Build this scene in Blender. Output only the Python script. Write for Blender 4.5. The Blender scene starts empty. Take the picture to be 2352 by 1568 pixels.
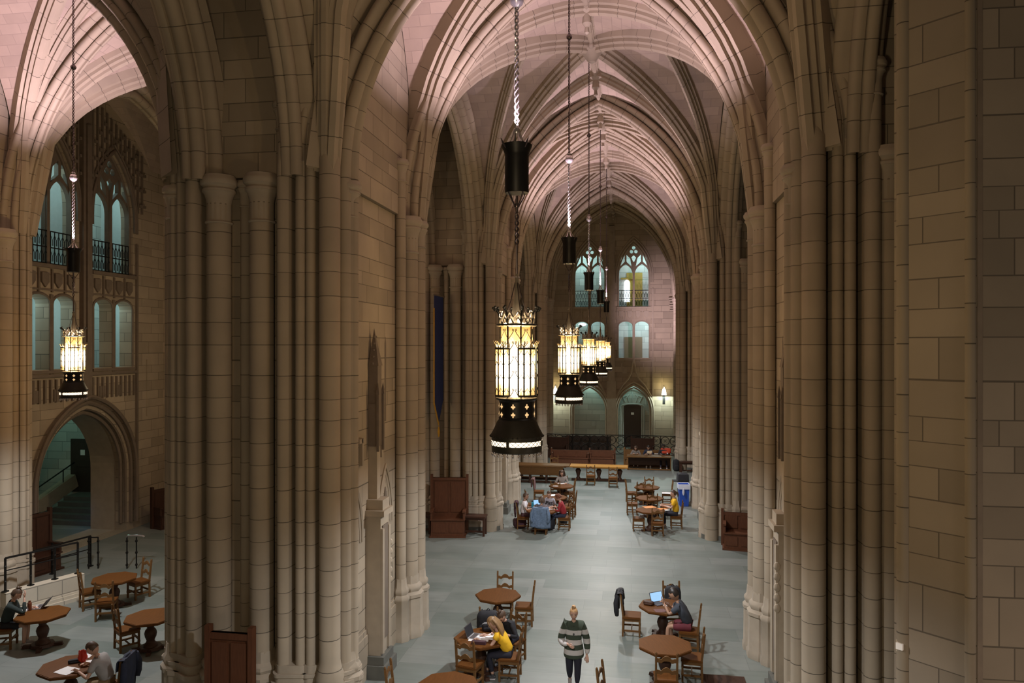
import bpy, bmesh, math, random
from math import pi, sin, cos, atan2, sqrt, acos, radians, hypot
from mathutils import Vector, Matrix
random.seed(7)
SC = bpy.context.scene
COL = SC.collection
# ---------------------------------------------------------------- survey of the photograph
FP, EYE, YAW, CXP, CYP = 1700.0, 6.9, atan2(274, 1700), 1176.0, 796.0
def ray(px):
    k = (px - CXP) / FP
    return k * cos(YAW) - sin(YAW), cos(YAW) + k * sin(YAW)
def at_z(px, py, z=0.0):
    d = (EYE - z) * FP / (py - CYP); rx, ry = ray(px)
    return Vector((rx * d, ry * d, z))
def on_y(px, py, Y):
    rx, ry = ray(px); d = Y / ry
    return Vector((rx * d, Y, EYE + (CYP - py) / FP * d))
def on_x(px, py, X):
    rx, ry = ray(px); d = X / rx
    return Vector((X, ry * d, EYE + (CYP - py) / FP * d))
# ---------------------------------------------------------------- mesh helpers
class MB:
    def __init__(s): s.v = []; s.f = []; s.m = []; s.uv = {}
    def add(s, vs, fs, mi=0, uvs=None, M=None):
        o = len(s.v)
        for i, p in enumerate(vs):
            p = Vector(p)
            s.v.append(M @ p if M is not None else p)
            if uvs: s.uv[o + i] = uvs[i]
        for f in fs: s.f.append([o + i for i in f]); s.m.append(mi)
        return s
    def box(s, c, d, mi=0, rz=0, M=None, taper=1.0):
        x, y, z = d[0] / 2, d[1] / 2, d[2] / 2
        vs = []
        for k, t in ((-1, 1.0), (1, taper)):
            for a, b in ((-1, -1), (1, -1), (1, 1), (-1, 1)):
                X, Y = a * x * t, b * y * t
                vs.append((c[0] + X * cos(rz) - Y * sin(rz), c[1] + X * sin(rz) + Y * cos(rz), c[2] + k * z))
        return s.add(vs, [(3, 2, 1, 0), (4, 5, 6, 7), (0, 1, 5, 4), (1, 2, 6, 5), (2, 3, 7, 6), (3, 0, 4, 7)], mi, M=M)
    def bar(s, p0, p1, w, h, mi=0, M=None, up=(0, 0, 1)):
        p0, p1 = Vector(p0), Vector(p1); t = (p1 - p0).normalized(); u = Vector(up)
        if abs(t.dot(u)) > .95: u = Vector((0, 1, 0))
        a = t.cross(u).normalized(); b = a.cross(t)
        vs = [p + a * (i * w / 2) + b * (j * h / 2) for p in (p0, p1) for i, j in ((-1, -1), (1, -1), (1, 1), (-1, 1))]
        return s.add(vs, [(3, 2, 1, 0), (4, 5, 6, 7), (0, 1, 5, 4), (1, 2, 6, 5), (2, 3, 7, 6), (3, 0, 4, 7)], mi, M=M)
    def tube(s, pts, r, n=6, mi=0, closed=False, M=None, cap=True, flat=1.0):
        pts = [Vector(p) for p in pts]; N = len(pts)
        rs = r if isinstance(r, (list, tuple)) else [r] * N
        vs = []; u = None
        for i, p in enumerate(pts):
            a = pts[(i - 1) % N] if (closed or i) else p
            b = pts[(i + 1) % N] if (closed or i < N - 1) else p
            t = b - a
            t = t.normalized() if t.length > 1e-9 else Vector((0, 0, 1))
            if u is None:
                u = Vector((0, 0, 1)) if abs(t.z) < .9 else Vector((1, 0, 0))
            u = (u - t * u.dot(t))
            u = u.normalized() if u.length > 1e-6 else t.orthogonal().normalized()
            w = t.cross(u)
            for k in range(n):
                an = 2 * pi * k / n
                vs.append(p + u * (cos(an) * rs[i]) + w * (sin(an) * rs[i] * flat))
        fs = []
        for i in range(N if closed else N - 1):
            for k in range(n):
                a, b = i * n + k, i * n + (k + 1) % n
                j = (i + 1) % N
                fs.append((a, b, j * n + (k + 1) % n, j * n + k))
        if cap and not closed:
            fs.append(tuple(reversed(range(n)))); fs.append(tuple((N - 1) * n + k for k in range(n)))
        return s.add(vs, fs, mi, M=M)
    def lathe(s, prof, n=16, c=(0, 0, 0), mi=0, M=None, a0=0.0, uv=False):
        vs = []; uvs = []
        for r, z in prof:
            for k in range(n):
                an = a0 + 2 * pi * k / n
                vs.append((c[0] + r * cos(an), c[1] + r * sin(an), c[2] + z)); uvs.append((an * .3, c[2] + z))
        fs = []
        for i in range(len(prof) - 1):
            for k in range(n):
                fs.append((i * n + k, i * n + (k + 1) % n, (i + 1) * n + (k + 1) % n, (i + 1) * n + k))
        if prof[0][0] > 1e-4: fs.append(tuple(reversed(range(n))))
        if prof[-1][0] > 1e-4: fs.append(tuple((len(prof) - 1) * n + k for k in range(n)))
        return s.add(vs, fs, mi, uvs if uv else None, M)
    def prism(s, poly, z0, z1, mi=0, M=None, scale_top=1.0):
        n = len(poly); cx = sum(p[0] for p in poly) / n; cy = sum(p[1] for p in poly) / n
        vs = [(x, y, z0) for x, y in poly] + [(cx + (x - cx) * scale_top, cy + (y - cy) * scale_top, z1) for x, y in poly]
        fs = [tuple(reversed(range(n))), tuple(range(n, 2 * n))] + [(i, (i + 1) % n, n + (i + 1) % n, n + i) for i in range(n)]
        return s.add(vs, fs, mi, M=M)
    def ball(s, c, r, nu=10, nv=7, mi=0, M=None):
        r = (r, r, r) if not isinstance(r, (tuple, list)) else r
        vs = [(c[0], c[1], c[2] + r[2])]
        for j in range(1, nv):
            ph = pi * j / nv
            for i in range(nu):
                t = 2 * pi * i / nu
                vs.append((c[0] + r[0] * sin(ph) * cos(t), c[1] + r[1] * sin(ph) * sin(t), c[2] + r[2] * cos(ph)))
        vs.append((c[0], c[1], c[2] - r[2])); L = len(vs) - 1
        fs = [(0, 1 + i, 1 + (i + 1) % nu) for i in range(nu)]
        for j in range(nv - 2):
            for i in range(nu):
                a, b = 1 + j * nu + i, 1 + j * nu + (i + 1) % nu
                fs.append((a, a + nu, b + nu, b))
        fs += [(L, 1 + (nv - 2) * nu + (i + 1) % nu, 1 + (nv - 2) * nu + i) for i in range(nu)]
        return s.add(vs, fs, mi, M=M)
    def plate(s, loops, th, M, mi=0, off=0.0):
        cu = bpy.data.curves.new('tmp', 'CURVE'); cu.dimensions = '2D'; cu.fill_mode = 'BOTH'; cu.extrude = th / 2
        for lp in loops:
            sp = cu.splines.new('POLY'); sp.points.add(len(lp) - 1); sp.use_cyclic_u = True
            for i, (x, y) in enumerate(lp): sp.points[i].co = (x, y, 0, 1)
        ob = bpy.data.objects.new('tmp', cu); COL.objects.link(ob)
        dg = bpy.context.evaluated_depsgraph_get(); me = bpy.data.meshes.new_from_object(ob.evaluated_get(dg))
        MM = M @ Matrix.Translation((0, 0, off))
        s.add([v.co.copy() for v in me.vertices], [tuple(p.vertices) for p in me.polygons], mi, M=MM)
        bpy.data.objects.remove(ob); bpy.data.curves.remove(cu); bpy.data.meshes.remove(me)
        return s
    def build(s, name, mats, parent=None, smooth=None, loc=None):
        me = bpy.data.meshes.new(name)
        me.from_pydata([tuple(v) for v in s.v], [], s.f)
        mats = mats if isinstance(mats, (list, tuple)) else [mats]
        for m in mats: me.materials.append(m)
        if len(mats) > 1:
            for p, mi in zip(me.polygons, s.m): p.material_index = mi
        if s.uv:
            ul = me.uv_layers.new(name='UVMap')
            for l in me.loops: ul.data[l.index].uv = s.uv.get(l.vertex_index, (0, 0))
        if smooth:
            me.polygons.foreach_set('use_smooth', [True] * len(me.polygons))
            me.set_sharp_from_angle(angle=radians(smooth))
        me.update()
        o = bpy.data.objects.new(name, me); COL.objects.link(o)
        if parent: o.parent = parent
        if loc: o.location = loc
        return o
# frames for plate(): local x,y of the drawing -> world
def FR(o, xa, ya):
    xa, ya = Vector(xa), Vector(ya); za = xa.cross(ya)
    return Matrix(((xa.x, ya.x, za.x, o[0]), (xa.y, ya.y, za.y, o[1]), (xa.z, ya.z, za.z, o[2]), (0, 0, 0, 1)))
def tag(o, label, cat=None, group=None, kind=None):
    o['label'] = label
    if cat: o['category'] = cat
    if group: o['group'] = group
    if kind: o['kind'] = kind
    return o
def empty(name, loc=(0, 0, 0), rz=0):
    o = bpy.data.objects.new(name, None); o.empty_display_size = .2
    COL.objects.link(o); o.location = loc; o.rotation_euler = (0, 0, rz)
    return o
CH = {}
def copy_tree(o, parent=None):
    c = o.copy(); COL.objects.link(c)
    if parent is not None: c.parent = parent
    for ch in list(o.children): copy_tree(ch, c)
    return c
# ---------------------------------------------------------------- materials
class NT:
    def __init__(s, name):
        s.m = bpy.data.materials.new(name); s.m.use_nodes = True; s.t = s.m.node_tree
        s.b = s.t.nodes['Principled BSDF']; s.out = s.t.nodes['Material Output']
    def n(s, typ, **kw):
        x = s.t.nodes.new(typ)
        for k, v in kw.items():
            if k.startswith('i_'):
                key = k[2:]; key = int(key) if key.isdigit() else key
                x.inputs[key].default_value = v
            else: setattr(x, k, v)
        return x
    def l(s, a, b): s.t.links.new(a, b)
    def math(s, op, a, b=None, c=None):
        x = s.n('ShaderNodeMath', operation=op)
        for i, q in enumerate((a, b, c)):
            if q is None: continue
            if isinstance(q, (int, float)): x.inputs[i].default_value = q
            else: s.l(q, x.inputs[i])
        return x.outputs[0]
    def mix(s, f, a, b, typ='MIX'):
        x = s.n('ShaderNodeMix', data_type='RGBA', blend_type=typ)
        for key, q in ((0, f), (6, a), (7, b)):
            if isinstance(q, (int, float)): x.inputs[key].default_value = q
            elif isinstance(q, (tuple, list)): x.inputs[key].default_value = (*q[:3], 1)
            else: s.l(q, x.inputs[key])
        return x.outputs[2]
def mat(name, col, rough=.6, metal=0.0, var=.12, scale=9.0, emit=0, ecol=None, bump=0.0, stretch=None, spec=None):
    t = NT(name)
    tc = t.n('ShaderNodeTexCoord')
    src = tc.outputs['Object']
    if stretch:
        mp = t.n('ShaderNodeMapping'); mp.inputs['Scale'].default_value = stretch; t.l(src, mp.inputs[0]); src = mp.outputs[0]
    no = t.n('ShaderNodeTexNoise', i_Scale=scale, i_Detail=4.0); t.l(src, no.inputs['Vector'])
    dk = tuple(c * (1 - var * 1.6) for c in col); lt = tuple(min(1, c * (1 + var * 1.6)) for c in col)
    t.l(t.mix(no.outputs[0], dk, lt), t.b.inputs['Base Color'])
    t.b.inputs['Roughness'].default_value = rough; t.b.inputs['Metallic'].default_value = metal
    if spec is not None: t.b.inputs['Specular IOR Level'].default_value = spec
    if emit:
        t.b.inputs['Emission Color'].default_value = (*(ecol or col), 1); t.b.inputs['Emission Strength'].default_value = emit
    if bump:
        bp = t.n('ShaderNodeBump', i_Strength=bump, i_Distance=.02); t.l(no.outputs[0], bp.inputs['Height']); t.l(bp.outputs[0], t.b.inputs['Normal'])
    return t.m
STONE = (.385, .325, .25)
def stone_finish(t, fac, tone, base=STONE, mort=.30):
    """fac: 1 on a joint; tone: 0..1 block variation"""
    geo = t.n('ShaderNodeNewGeometry')
    no = t.n('ShaderNodeTexNoise', i_Scale=1.3, i_Detail=6.0); t.l(geo.outputs['Position'], no.inputs['Vector'])
    a = tuple(c * .84 for c in base); b = tuple(c * 1.14 for c in base)
    c1 = t.mix(tone, a, b)
    c2 = t.mix(no.outputs[0], tuple(.80 for _ in range(3)), (1.18, 1.16, 1.12))
    c3 = t.mix(1.0, c1, c2, 'MULTIPLY')
    c4 = t.mix(fac, c3, tuple(c * mort for c in base))
    t.l(c4, t.b.inputs['Base Color'])
    t.b.inputs['Roughness'].default_value = .85; t.b.inputs['Specular IOR Level'].default_value = .2
    bp = t.n('ShaderNodeBump', i_Strength=.5, i_Distance=.03)
    t.l(t.math('ADD', t.math('MULTIPLY', fac, -1.0), t.math('MULTIPLY', no.outputs[0], .12)), bp.inputs['Height'])
    t.l(bp.outputs[0], t.b.inputs['Normal'])
    return t.m
def warpz(t, z, amp=.07):
    a = t.math('MULTIPLY', t.math('SINE', t.math('MULTIPLY', z, 2.3)), amp)
    b = t.math('MULTIPLY', t.math('SINE', t.math('MULTIPLY_ADD', z, 5.1, 1.0)), amp * .7)
    return t.math('ADD', z, t.math('ADD', a, b))
def stone_wall(name='stone_wall', row=.37, width=1.0, base=STONE, mort=.32, ms=.012):
    t = NT(name)
    geo = t.n('ShaderNodeNewGeometry')
    sp = t.n('ShaderNodeSeparateXYZ'); t.l(geo.outputs['Position'], sp.inputs[0])
    sn = t.n('ShaderNodeSeparateXYZ'); t.l(geo.outputs['True Normal'], sn.inputs[0])
    u = t.math('SUBTRACT', t.math('MULTIPLY', sp.outputs[1], sn.outputs[0]), t.math('MULTIPLY', sp.outputs[0], sn.outputs[1]))
    cb = t.n('ShaderNodeCombineXYZ'); t.l(u, cb.inputs[0]); t.l(warpz(t, sp.outputs[2]), cb.inputs[1])
    br = t.n('ShaderNodeTexBrick', offset=.43, squash=1.35, squash_frequency=3)
    t.l(cb.outputs[0], br.inputs['Vector'])
    for k, v in (('Scale', 1.0), ('Mortar Size', ms), ('Mortar Smooth', .25), ('Bias', 0.0), ('Brick Width', width), ('Row Height', row)): br.inputs[k].default_value = v
    br.inputs['Color1'].default_value = (0, 0, 0, 1); br.inputs['Color2'].default_value = (1, 1, 1, 1); br.inputs['Mortar'].default_value = (.5, .5, .5, 1)
    return stone_finish(t, br.outputs['Fac'], br.outputs['Color'], base, mort)
def stone_lines(name, uvmode=False, pitch=.43, wid=.012, base=STONE, mort=.34):
    t = NT(name)
    if uvmode:
        uv = t.n('ShaderNodeUVMap'); sp = t.n('ShaderNodeSeparateXYZ'); t.l(uv.outputs[0], sp.inputs[0]); v = sp.outputs[1]
    else:
        geo = t.n('ShaderNodeNewGeometry'); sp = t.n('ShaderNodeSeparateXYZ'); t.l(geo.outputs['Position'], sp.inputs[0]); v = sp.outputs[2]
    w = t.math('DIVIDE', warpz(t, v, .05), pitch)
    fr = t.math('FRACT', w)
    fac = t.math('LESS_THAN', fr, wid / pitch)
    wn = t.n('ShaderNodeTexWhiteNoise', noise_dimensions='1D'); t.l(t.math('FLOOR', w), wn.inputs['W'])
    return stone_finish(t, fac, t.math('MULTIPLY_ADD', wn.outputs['Value'], .3, .35), base, mort)
def stone_uvbrick(name, row=.30, width=.58, base=STONE, mort=.74):
    t = NT(name)
    uv = t.n('ShaderNodeUVMap')
    br = t.n('ShaderNodeTexBrick', offset=.5)
    t.l(uv.outputs[0], br.inputs['Vector'])
    for k, v in (('Scale', 1.0), ('Mortar Size', .008), ('Mortar Smooth', .3), ('Bias', 0.0), ('Brick Width', width), ('Row Height', row)): br.inputs[k].default_value = v
    br.inputs['Color1'].default_value = (0.2, .2, .2, 1); br.inputs['Color2'].default_value = (.8, .8, .8, 1)
    return stone_finish(t, br.outputs['Fac'], br.outputs['Color'], base, mort)
def floor_mat():
    t = NT('slate_floor')
    geo = t.n('ShaderNodeNewGeometry')
    br = t.n('ShaderNodeTexBrick', offset=.37, squash=1.7, squash_frequency=2)
    t.l(geo.outputs['Position'], br.inputs['Vector'])
    for k, v in (('Scale', 1.0), ('Mortar Size', .006), ('Mortar Smooth', .3), ('Bias', 0.0), ('Brick Width', 1.25), ('Row Height', .78)): br.inputs[k].default_value = v
    br.inputs['Color1'].default_value = (.165, .19, .172, 1); br.inputs['Color2'].default_value = (.232, .246, .23, 1); br.inputs['Mortar'].default_value = (.15, .165, .155, 1)
    no = t.n('ShaderNodeTexNoise', i_Scale=.9, i_Detail=7.0, i_Roughness=.62); t.l(geo.outputs['Position'], no.inputs['Vector'])
    mp = t.n('ShaderNodeMapping'); mp.inputs['Scale'].default_value = (.6, 5, 1); mp.inputs['Rotation'].default_value = (0, 0, .4); t.l(geo.outputs['Position'], mp.inputs[0])
    n2 = t.n('ShaderNodeTexNoise', i_Scale=1.5, i_Detail=5.0); t.l(mp.outputs[0], n2.inputs['Vector'])
    c = t.mix(1.0, br.outputs['Color'], t.mix(no.outputs[0], (.72, .74, .72), (1.25, 1.25, 1.26)), 'MULTIPLY')
    c = t.mix(1.0, c, t.mix(n2.outputs[0], (.86, .87, .86), (1.14, 1.14, 1.14)), 'MULTIPLY')
    t.l(c, t.b.inputs['Base Color'])
    t.l(t.math('MULTIPLY_ADD', no.outputs[0], .25, .36), t.b.inputs['Roughness'])
    t.b.inputs['Specular IOR Level'].default_value = .45
    return t.m
def glass_mat():
    """amber cathedral glass of the lanterns: glows, and lets the bulb's light through"""
    t = NT('lantern_glass')
    tc = t.n('ShaderNodeTexCoord'); sp = t.n('ShaderNodeSeparateXYZ'); t.l(tc.outputs['Object'], sp.inputs[0])
    no = t.n('ShaderNodeTexNoise', i_Scale=7.0, i_Detail=3.0); t.l(tc.outputs['Object'], no.inputs['Vector'])
    r2 = t.math('ADD', t.math('MULTIPLY', sp.outputs[0], sp.outputs[0]), t.math('MULTIPLY', sp.outputs[1], sp.outputs[1]))
    zc = t.math('ABSOLUTE', t.math('SUBTRACT', sp.outputs[2], .92))
    hot = t.math('SUBTRACT', t.math('MULTIPLY_ADD', zc, -1.9, 1.06), t.math('MULTIPLY', t.math('SUBTRACT', r2, .036), 11.0))
    hot = t.math('ADD', hot, t.math('MULTIPLY', t.math('SUBTRACT', no.outputs[0], .5), .7))
    cr = t.n('ShaderNodeValToRGB'); t.l(hot, cr.inputs[0])
    e = cr.color_ramp.elements
    e[0].position = .05; e[0].color = (.75, .27, .04, 1); e[1].position = .95; e[1].color = (5.2, 4.6, 3.6, 1)
    q = e.new(.45); q.color = (1.6, .92, .33, 1)
    em = t.n('ShaderNodeEmission', i_Strength=1.9); t.l(cr.outputs[0], em.inputs[0])
    tr = t.n('ShaderNodeBsdfTransparent'); tr.inputs[0].default_value = (1, .86, .62, 1)
    mx = t.n('ShaderNodeMixShader', i_0=.5); t.l(em.outputs[0], mx.inputs[1]); t.l(tr.outputs[0], mx.inputs[2])
    t.l(mx.outputs[0], t.out.inputs[0])
    return t.m
def emit_mat(name, col, k):
    t = NT(name); em = t.n('ShaderNodeEmission', i_Strength=k); em.inputs[0].default_value = (*col, 1)
    no = t.n('ShaderNodeTexNoise', i_Scale=3.0); mxx = t.mix(no.outputs[0], tuple(c * .9 for c in col), col); t.l(mxx, em.inputs[0])
    t.l(em.outputs[0], t.out.inputs[0]); return t.m
def stripe_mat():
    t = NT('striped_knit'); tc = t.n('ShaderNodeTexCoord'); sp = t.n('ShaderNodeSeparateXYZ'); t.l(tc.outputs['Object'], sp.inputs[0])
    z = sp.outputs[2]
    f = t.math('FRACT', t.math('DIVIDE', t.math('SUBTRACT', z, .733), .204))
    s = t.math('LESS_THAN', f, .5)
    inz = t.math('MULTIPLY', t.math('GREATER_THAN', z, .733), t.math('LESS_THAN', z, 1.262))
    fac = t.math('MULTIPLY', s, inz)
    t.l(t.mix(fac, (.045, .06, .04), (.52, .49, .47)), t.b.inputs['Base Color']); t.b.inputs['Roughness'].default_value = .9
    return t.m
M = {}
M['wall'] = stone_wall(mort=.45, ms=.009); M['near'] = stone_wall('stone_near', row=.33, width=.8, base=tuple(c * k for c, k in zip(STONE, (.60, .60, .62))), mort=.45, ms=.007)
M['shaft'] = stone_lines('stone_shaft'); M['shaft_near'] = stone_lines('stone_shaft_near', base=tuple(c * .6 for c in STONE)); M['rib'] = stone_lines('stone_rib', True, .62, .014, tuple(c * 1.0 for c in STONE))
M['jamb'] = stone_lines('stone_jamb', True, .43, .012)
M['vault'] = stone_uvbrick('stone_vault', base=(.43, .345, .285), mort=.84)
M['plain'] = mat('stone_plain', STONE, .85, var=.1, scale=4, bump=.15)
M['dark_shade_stone'] = mat('stone_dark_shade', (.17, .135, .105), .85, var=.15, scale=5)  # dark carving, and shade painted on recesses, groove and left tracery
M['base_stone'] = mat('stone_plinth', (.12, .12, .105), .7, var=.15, scale=5)
M['white_stone'] = stone_wall('stone_parapet', .33, .62, (.62, .56, .46), .5)
M['floor'] = floor_mat()
M['iron'] = mat('black_iron', (.018, .017, .016), .45, .6, var=.2)
M['chain'] = mat('chain_metal', (.16, .13, .13), .32, .9, var=.2)
M['bright'] = mat('bright_metal', (.75, .70, .72), .25, .9, var=.1)
M['bronze'] = mat('bronze', (.040, .036, .028), .5, .5, var=.25)
M['crown'] = mat('pale_bronze', (.45, .38, .28), .35, .8, var=.2)
M['glass'] = glass_mat()
M['band'] = emit_mat('lit_band', (1.0, .80, .56), 2.6)
M['fleur'] = emit_mat('lit_cutout', (1.0, .62, .28), 1.1)
M['oak'] = mat('oak', (.15, .074, .025), .55, spec=.2, var=.22, scale=6, stretch=(1, 9, 9))
M['oak_top'] = mat('oak_top', (.125, .047, .011), .6, spec=.12, var=.18, scale=5, stretch=(9, 1, 3))
M['oak_dark'] = mat('oak_dark', (.055, .024, .014), .5, spec=.3, var=.25, scale=6, stretch=(6, 6, 1))
M['oak_red'] = mat('oak_red', (.11, .042, .020), .5, spec=.3, var=.22, scale=5, stretch=(7, 7, 1))
M['oak_gold'] = mat('oak_gold', (.42, .20, .04), .4, spec=.3, var=.12, scale=5, stretch=(1, 9, 3))
M['door'] = mat('door_wood', (.045, .028, .022), .5, var=.2, scale=4, stretch=(8, 8, 1))
M['paper'] = mat('paper', (.85, .83, .82), .8, var=.03)
M['black'] = mat('black_cloth', (.014, .014, .018), .8, var=.3, scale=14, bump=.3)
M['navy'] = mat('navy_cloth', (.018, .024, .05), .85, var=.25, scale=10, bump=.3)
M['denim'] = mat('denim', (.13, .19, .29), .85, var=.35, scale=16, bump=.3)
M['maroon'] = mat('maroon_cloth', (.06, .022, .03), .85, var=.25, scale=10)
M['plum'] = mat('plum_cloth', (.16, .08, .075), .85, var=.25, scale=10, bump=.3)
M['skin'] = mat('skin', (.55, .33, .24), .55, var=.06)
M['skin_tan'] = mat('skin_tan', (.42, .24, .16), .55, var=.06)
M['skin_dark'] = mat('skin_dark', (.12, .065, .045), .55, var=.08)
M['eye'] = mat('eye_dark', (.05, .035, .03), .4)
M['lip'] = mat('lip', (.45, .20, .17), .5)
M['hair_br'] = mat('hair_brown', (.075, .042, .024), .5, var=.3, scale=30, stretch=(1, 1, .15))
M['hair_lt'] = mat('hair_light', (.26, .15, .065), .45, var=.35, scale=30, stretch=(1, 1, .15))
M['hair_bl'] = mat('hair_blond', (.48, .28, .13), .45, var=.3, scale=30)
M['hair_bk'] = mat('hair_black', (.022, .016, .014), .45, var=.3, scale=30)
M['hair_red'] = mat('hair_auburn', (.16, .055, .025), .5, var=.3, scale=30)
M['yellow'] = mat('yellow_cloth', (.80, .46, .015), .8, var=.12, scale=8, bump=.2)
M['grey_t'] = mat('grey_tshirt', (.36, .345, .34), .85, var=.08, scale=10)
M['pitt'] = mat('heather_tshirt', (.33, .32, .37), .85, var=.08)
M['white_t'] = mat('white_polo', (.72, .68, .72), .85, var=.05)
M['slate_t'] = mat('slate_tshirt', (.055, .065, .085), .85, var=.12)
M['green_s'] = mat('dark_green_sweater', (.02, .03, .027), .9, var=.2)
M['red_s'] = mat('red_sweater', (.30, .022, .028), .85, var=.12)
M['pattern'] = mat('patterned_blouse', (.16, .13, .14), .85, var=.6, scale=22)
M['cardigan'] = mat('grey_cardigan', (.22, .19, .17), .9, var=.12)
M['pink_s'] = mat('pale_top', (.62, .45, .43), .85, var=.1)
M['stripe'] = stripe_mat()
M['khaki'] = mat('khaki_cloth', (.24, .16, .08), .85, var=.12)
M['leg_dark'] = mat('dark_leggings', (.012, .012, .024), .8, var=.2)
M['shorts_red'] = mat('maroon_shorts', (.13, .02, .03), .8, var=.15)
M['shorts_wh'] = mat('pale_shorts', (.62, .50, .52), .8, var=.1)
M['shoe_w'] = mat('white_shoe', (.72, .68, .70), .6, var=.05)
M['shoe_b'] = mat('dark_shoe', (.05, .05, .055), .6, var=.2)
M['shoe_g'] = mat('grey_shoe', (.35, .31, .30), .6, var=.1)
M['red_pl'] = mat('red_plastic', (.55, .035, .012), .35, var=.25, scale=6)
M['blue_pl'] = mat('blue_plastic', (.018, .075, .42), .4, var=.08)
M['cyan_pl'] = mat('teal_plastic', (.02, .24, .36), .35, var=.08)
M['bag_pl'] = mat('clear_bag', (.62, .66, .80), .35, var=.1)
M['alu'] = mat('aluminium', (.62, .60, .62), .35, .5, var=.05)
M['kbd'] = mat('keyboard_dark', (.09, .075, .075), .5)
M['screen'] = emit_mat('lit_screen', (.40, .68, 1.0), 1.05)
M['cash'] = mat('tan_box', (.52, .40, .26), .8, var=.15)
M['red_bag'] = mat('red_bag', (.52, .055, .018), .7, var=.1)
M['amber_pl'] = mat('amber_tumbler', (.16, .045, .02), .25, var=.2)
M['gold'] = mat('gold_fringe', (.62, .33, .03), .7, var=.15)
M['banner'] = mat('banner_blue', (.02, .035, .13), .85, var=.15)
M['teal_wall'] = stone_wall('corridor_stone', .42, .9, (.55, .58, .55), .55)
M['teal_plain'] = mat('corridor_plaster', (.52, .56, .54), .85, var=.05)
M['yel_door'] = mat('yellow_door', (.40, .28, .05), .5, var=.1)
M['brn_door'] = mat('brown_door', (.16, .115, .05), .5, var=.12, stretch=(6, 6, 1))
M['sconce'] = emit_mat('sconce_shade', (.98, .95, .78), 3.0)
M['lancet'] = emit_mat('lit_lancet', (.86, .95, 1.0), 1.9)
M['orange_p'] = mat('orange_paper', (.68, .27, .08), .7, var=.15, scale=14)
# ================================================================ the hall
ZS, RISE = 10.0, 6.2
NX0, NX1 = -5.38, 3.0           # nave walls
AX0, AX1 = -16.5, -8.3           # left aisle
YL = [2.8, 12.5, 17.8, 27.5, 33.2, 42.7, 48.2, 50.6]
def g(t):
    return RISE * max(0.0, 1 - min(1, abs(t)) ** 1.35) ** .36
def garc(t):                       # length along the profile, for the courses
    n = 12; L = 0; p = None
    for i in range(n + 1):
        q = t + (1 - t) * i / n; w = (4.2 * (1 - q), g(q))
        if p: L += hypot(w[0] - p[0], w[1] - p[1])
        p = w
    return L
# -------- ceiling: groined vaults over the grid of bays
xl = [('nave', NX0, NX1), ('link', AX1, NX0), ('aisle', AX0, AX1), ('end', -18.95, AX0)]
cells = []
for j in range(len(YL) - 1): cells.append((NX0, NX1, YL[j], YL[j + 1]))
for j in (0, 1, 2): cells.append((AX0, AX1, YL[j], YL[j + 1]))
for j in (0, 2): cells.append((AX1, NX0, YL[j], YL[j + 1]))
cells.append((-18.95, AX0, YL[2], YL[3]))
def vz(X, Y, c):
    t = (X - (c[0] + c[1]) / 2) / ((c[1] - c[0]) / 2); s = (Y - (c[2] + c[3]) / 2) / ((c[3] - c[2]) / 2)
    return ZS + max(g(t), g(s))
vb = MB(); N = 22
for c in cells:
    vs = []; uvs = []; fs = []
    for i in range(N + 1):
        for j in range(N + 1):
            # finer near the springings
            p = sin((i / N - .5) * pi) ; q = sin((j / N - .5) * pi)
            X = (c[0] + c[1]) / 2 + (c[1] - c[0]) / 2 * p; Y = (c[2] + c[3]) / 2 + (c[3] - c[2]) / 2 * q
            vs.append((X, Y, ZS + max(g(p), g(q))))
            uvs.append((Y, garc(abs(p))) if g(p) >= g(q) else (X, garc(abs(q))))
    for i in range(N):
        for j in range(N):
            a = i * (N + 1) + j; b_, c_, d_ = a + 1, a + N + 1, a + N + 2
            if (i < N / 2) == (j < N / 2): fs += [(a, b_, d_), (a, d_, c_)]
            else: fs += [(a, b_, c_), (b_, d_, c_)]
    vb.add(vs, fs, 0, uvs)
ceil = vb.build('ceiling', M['vault'], smooth=35)
tag(ceil, 'pink-lit ribbed stone vault with pointed groins over the hall', 'ceiling', kind='structure')
RP = [(x * 1.2, y * 1.15) for x, y in [(-.17, -.25), (-.17, .10), (-.10, .13), (-.115, .20), (-.06, .24), (-.065, .30), (0, .345), (.065, .30), (.06, .24), (.115, .20), (.10, .13), (.17, .10), (.17, -.25)]]
def rib(c, p0, p1, w=1.0, n=22):
    mb = MB(); pts = []
    for i in range(n + 1):
        k = sin(i / n * pi / 2)
        X = p0[0] + (p1[0] - p0[0]) * k; Y = p0[1] + (p1[1] - p0[1]) * k
        pts.append(Vector((X, Y, vz(X, Y, c))))
    sd = Vector((p1[1] - p0[1], -(p1[0] - p0[0]), 0)).normalized()
    vs = []; uvs = []; L = 0; P = len(RP)
    for i, p in enumerate(pts):
        t = (pts[min(n, i + 1)] - pts[max(0, i - 1)]).normalized()
        dn = t.cross(sd); dn = dn if dn.z < 0 or (abs(dn.z) < .2 and dn.dot(Vector((p1[0] - p0[0], p1[1] - p0[1], 0))) > 0) else -dn
        if i: L += (p - pts[i - 1]).length
        for s, d in RP:
            vs.append(p + sd * (s * w) + dn * ((d - .04) * w)); uvs.append((s, L))
    fs = [(i * P + k, i * P + k + 1, (i + 1) * P + k + 1, (i + 1) * P + k) for i in range(n) for k in range(P - 1)]
    mb.add(vs, fs, 0, uvs)
    return mb.build('rib', M['rib'], ceil, smooth=40)
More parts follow.
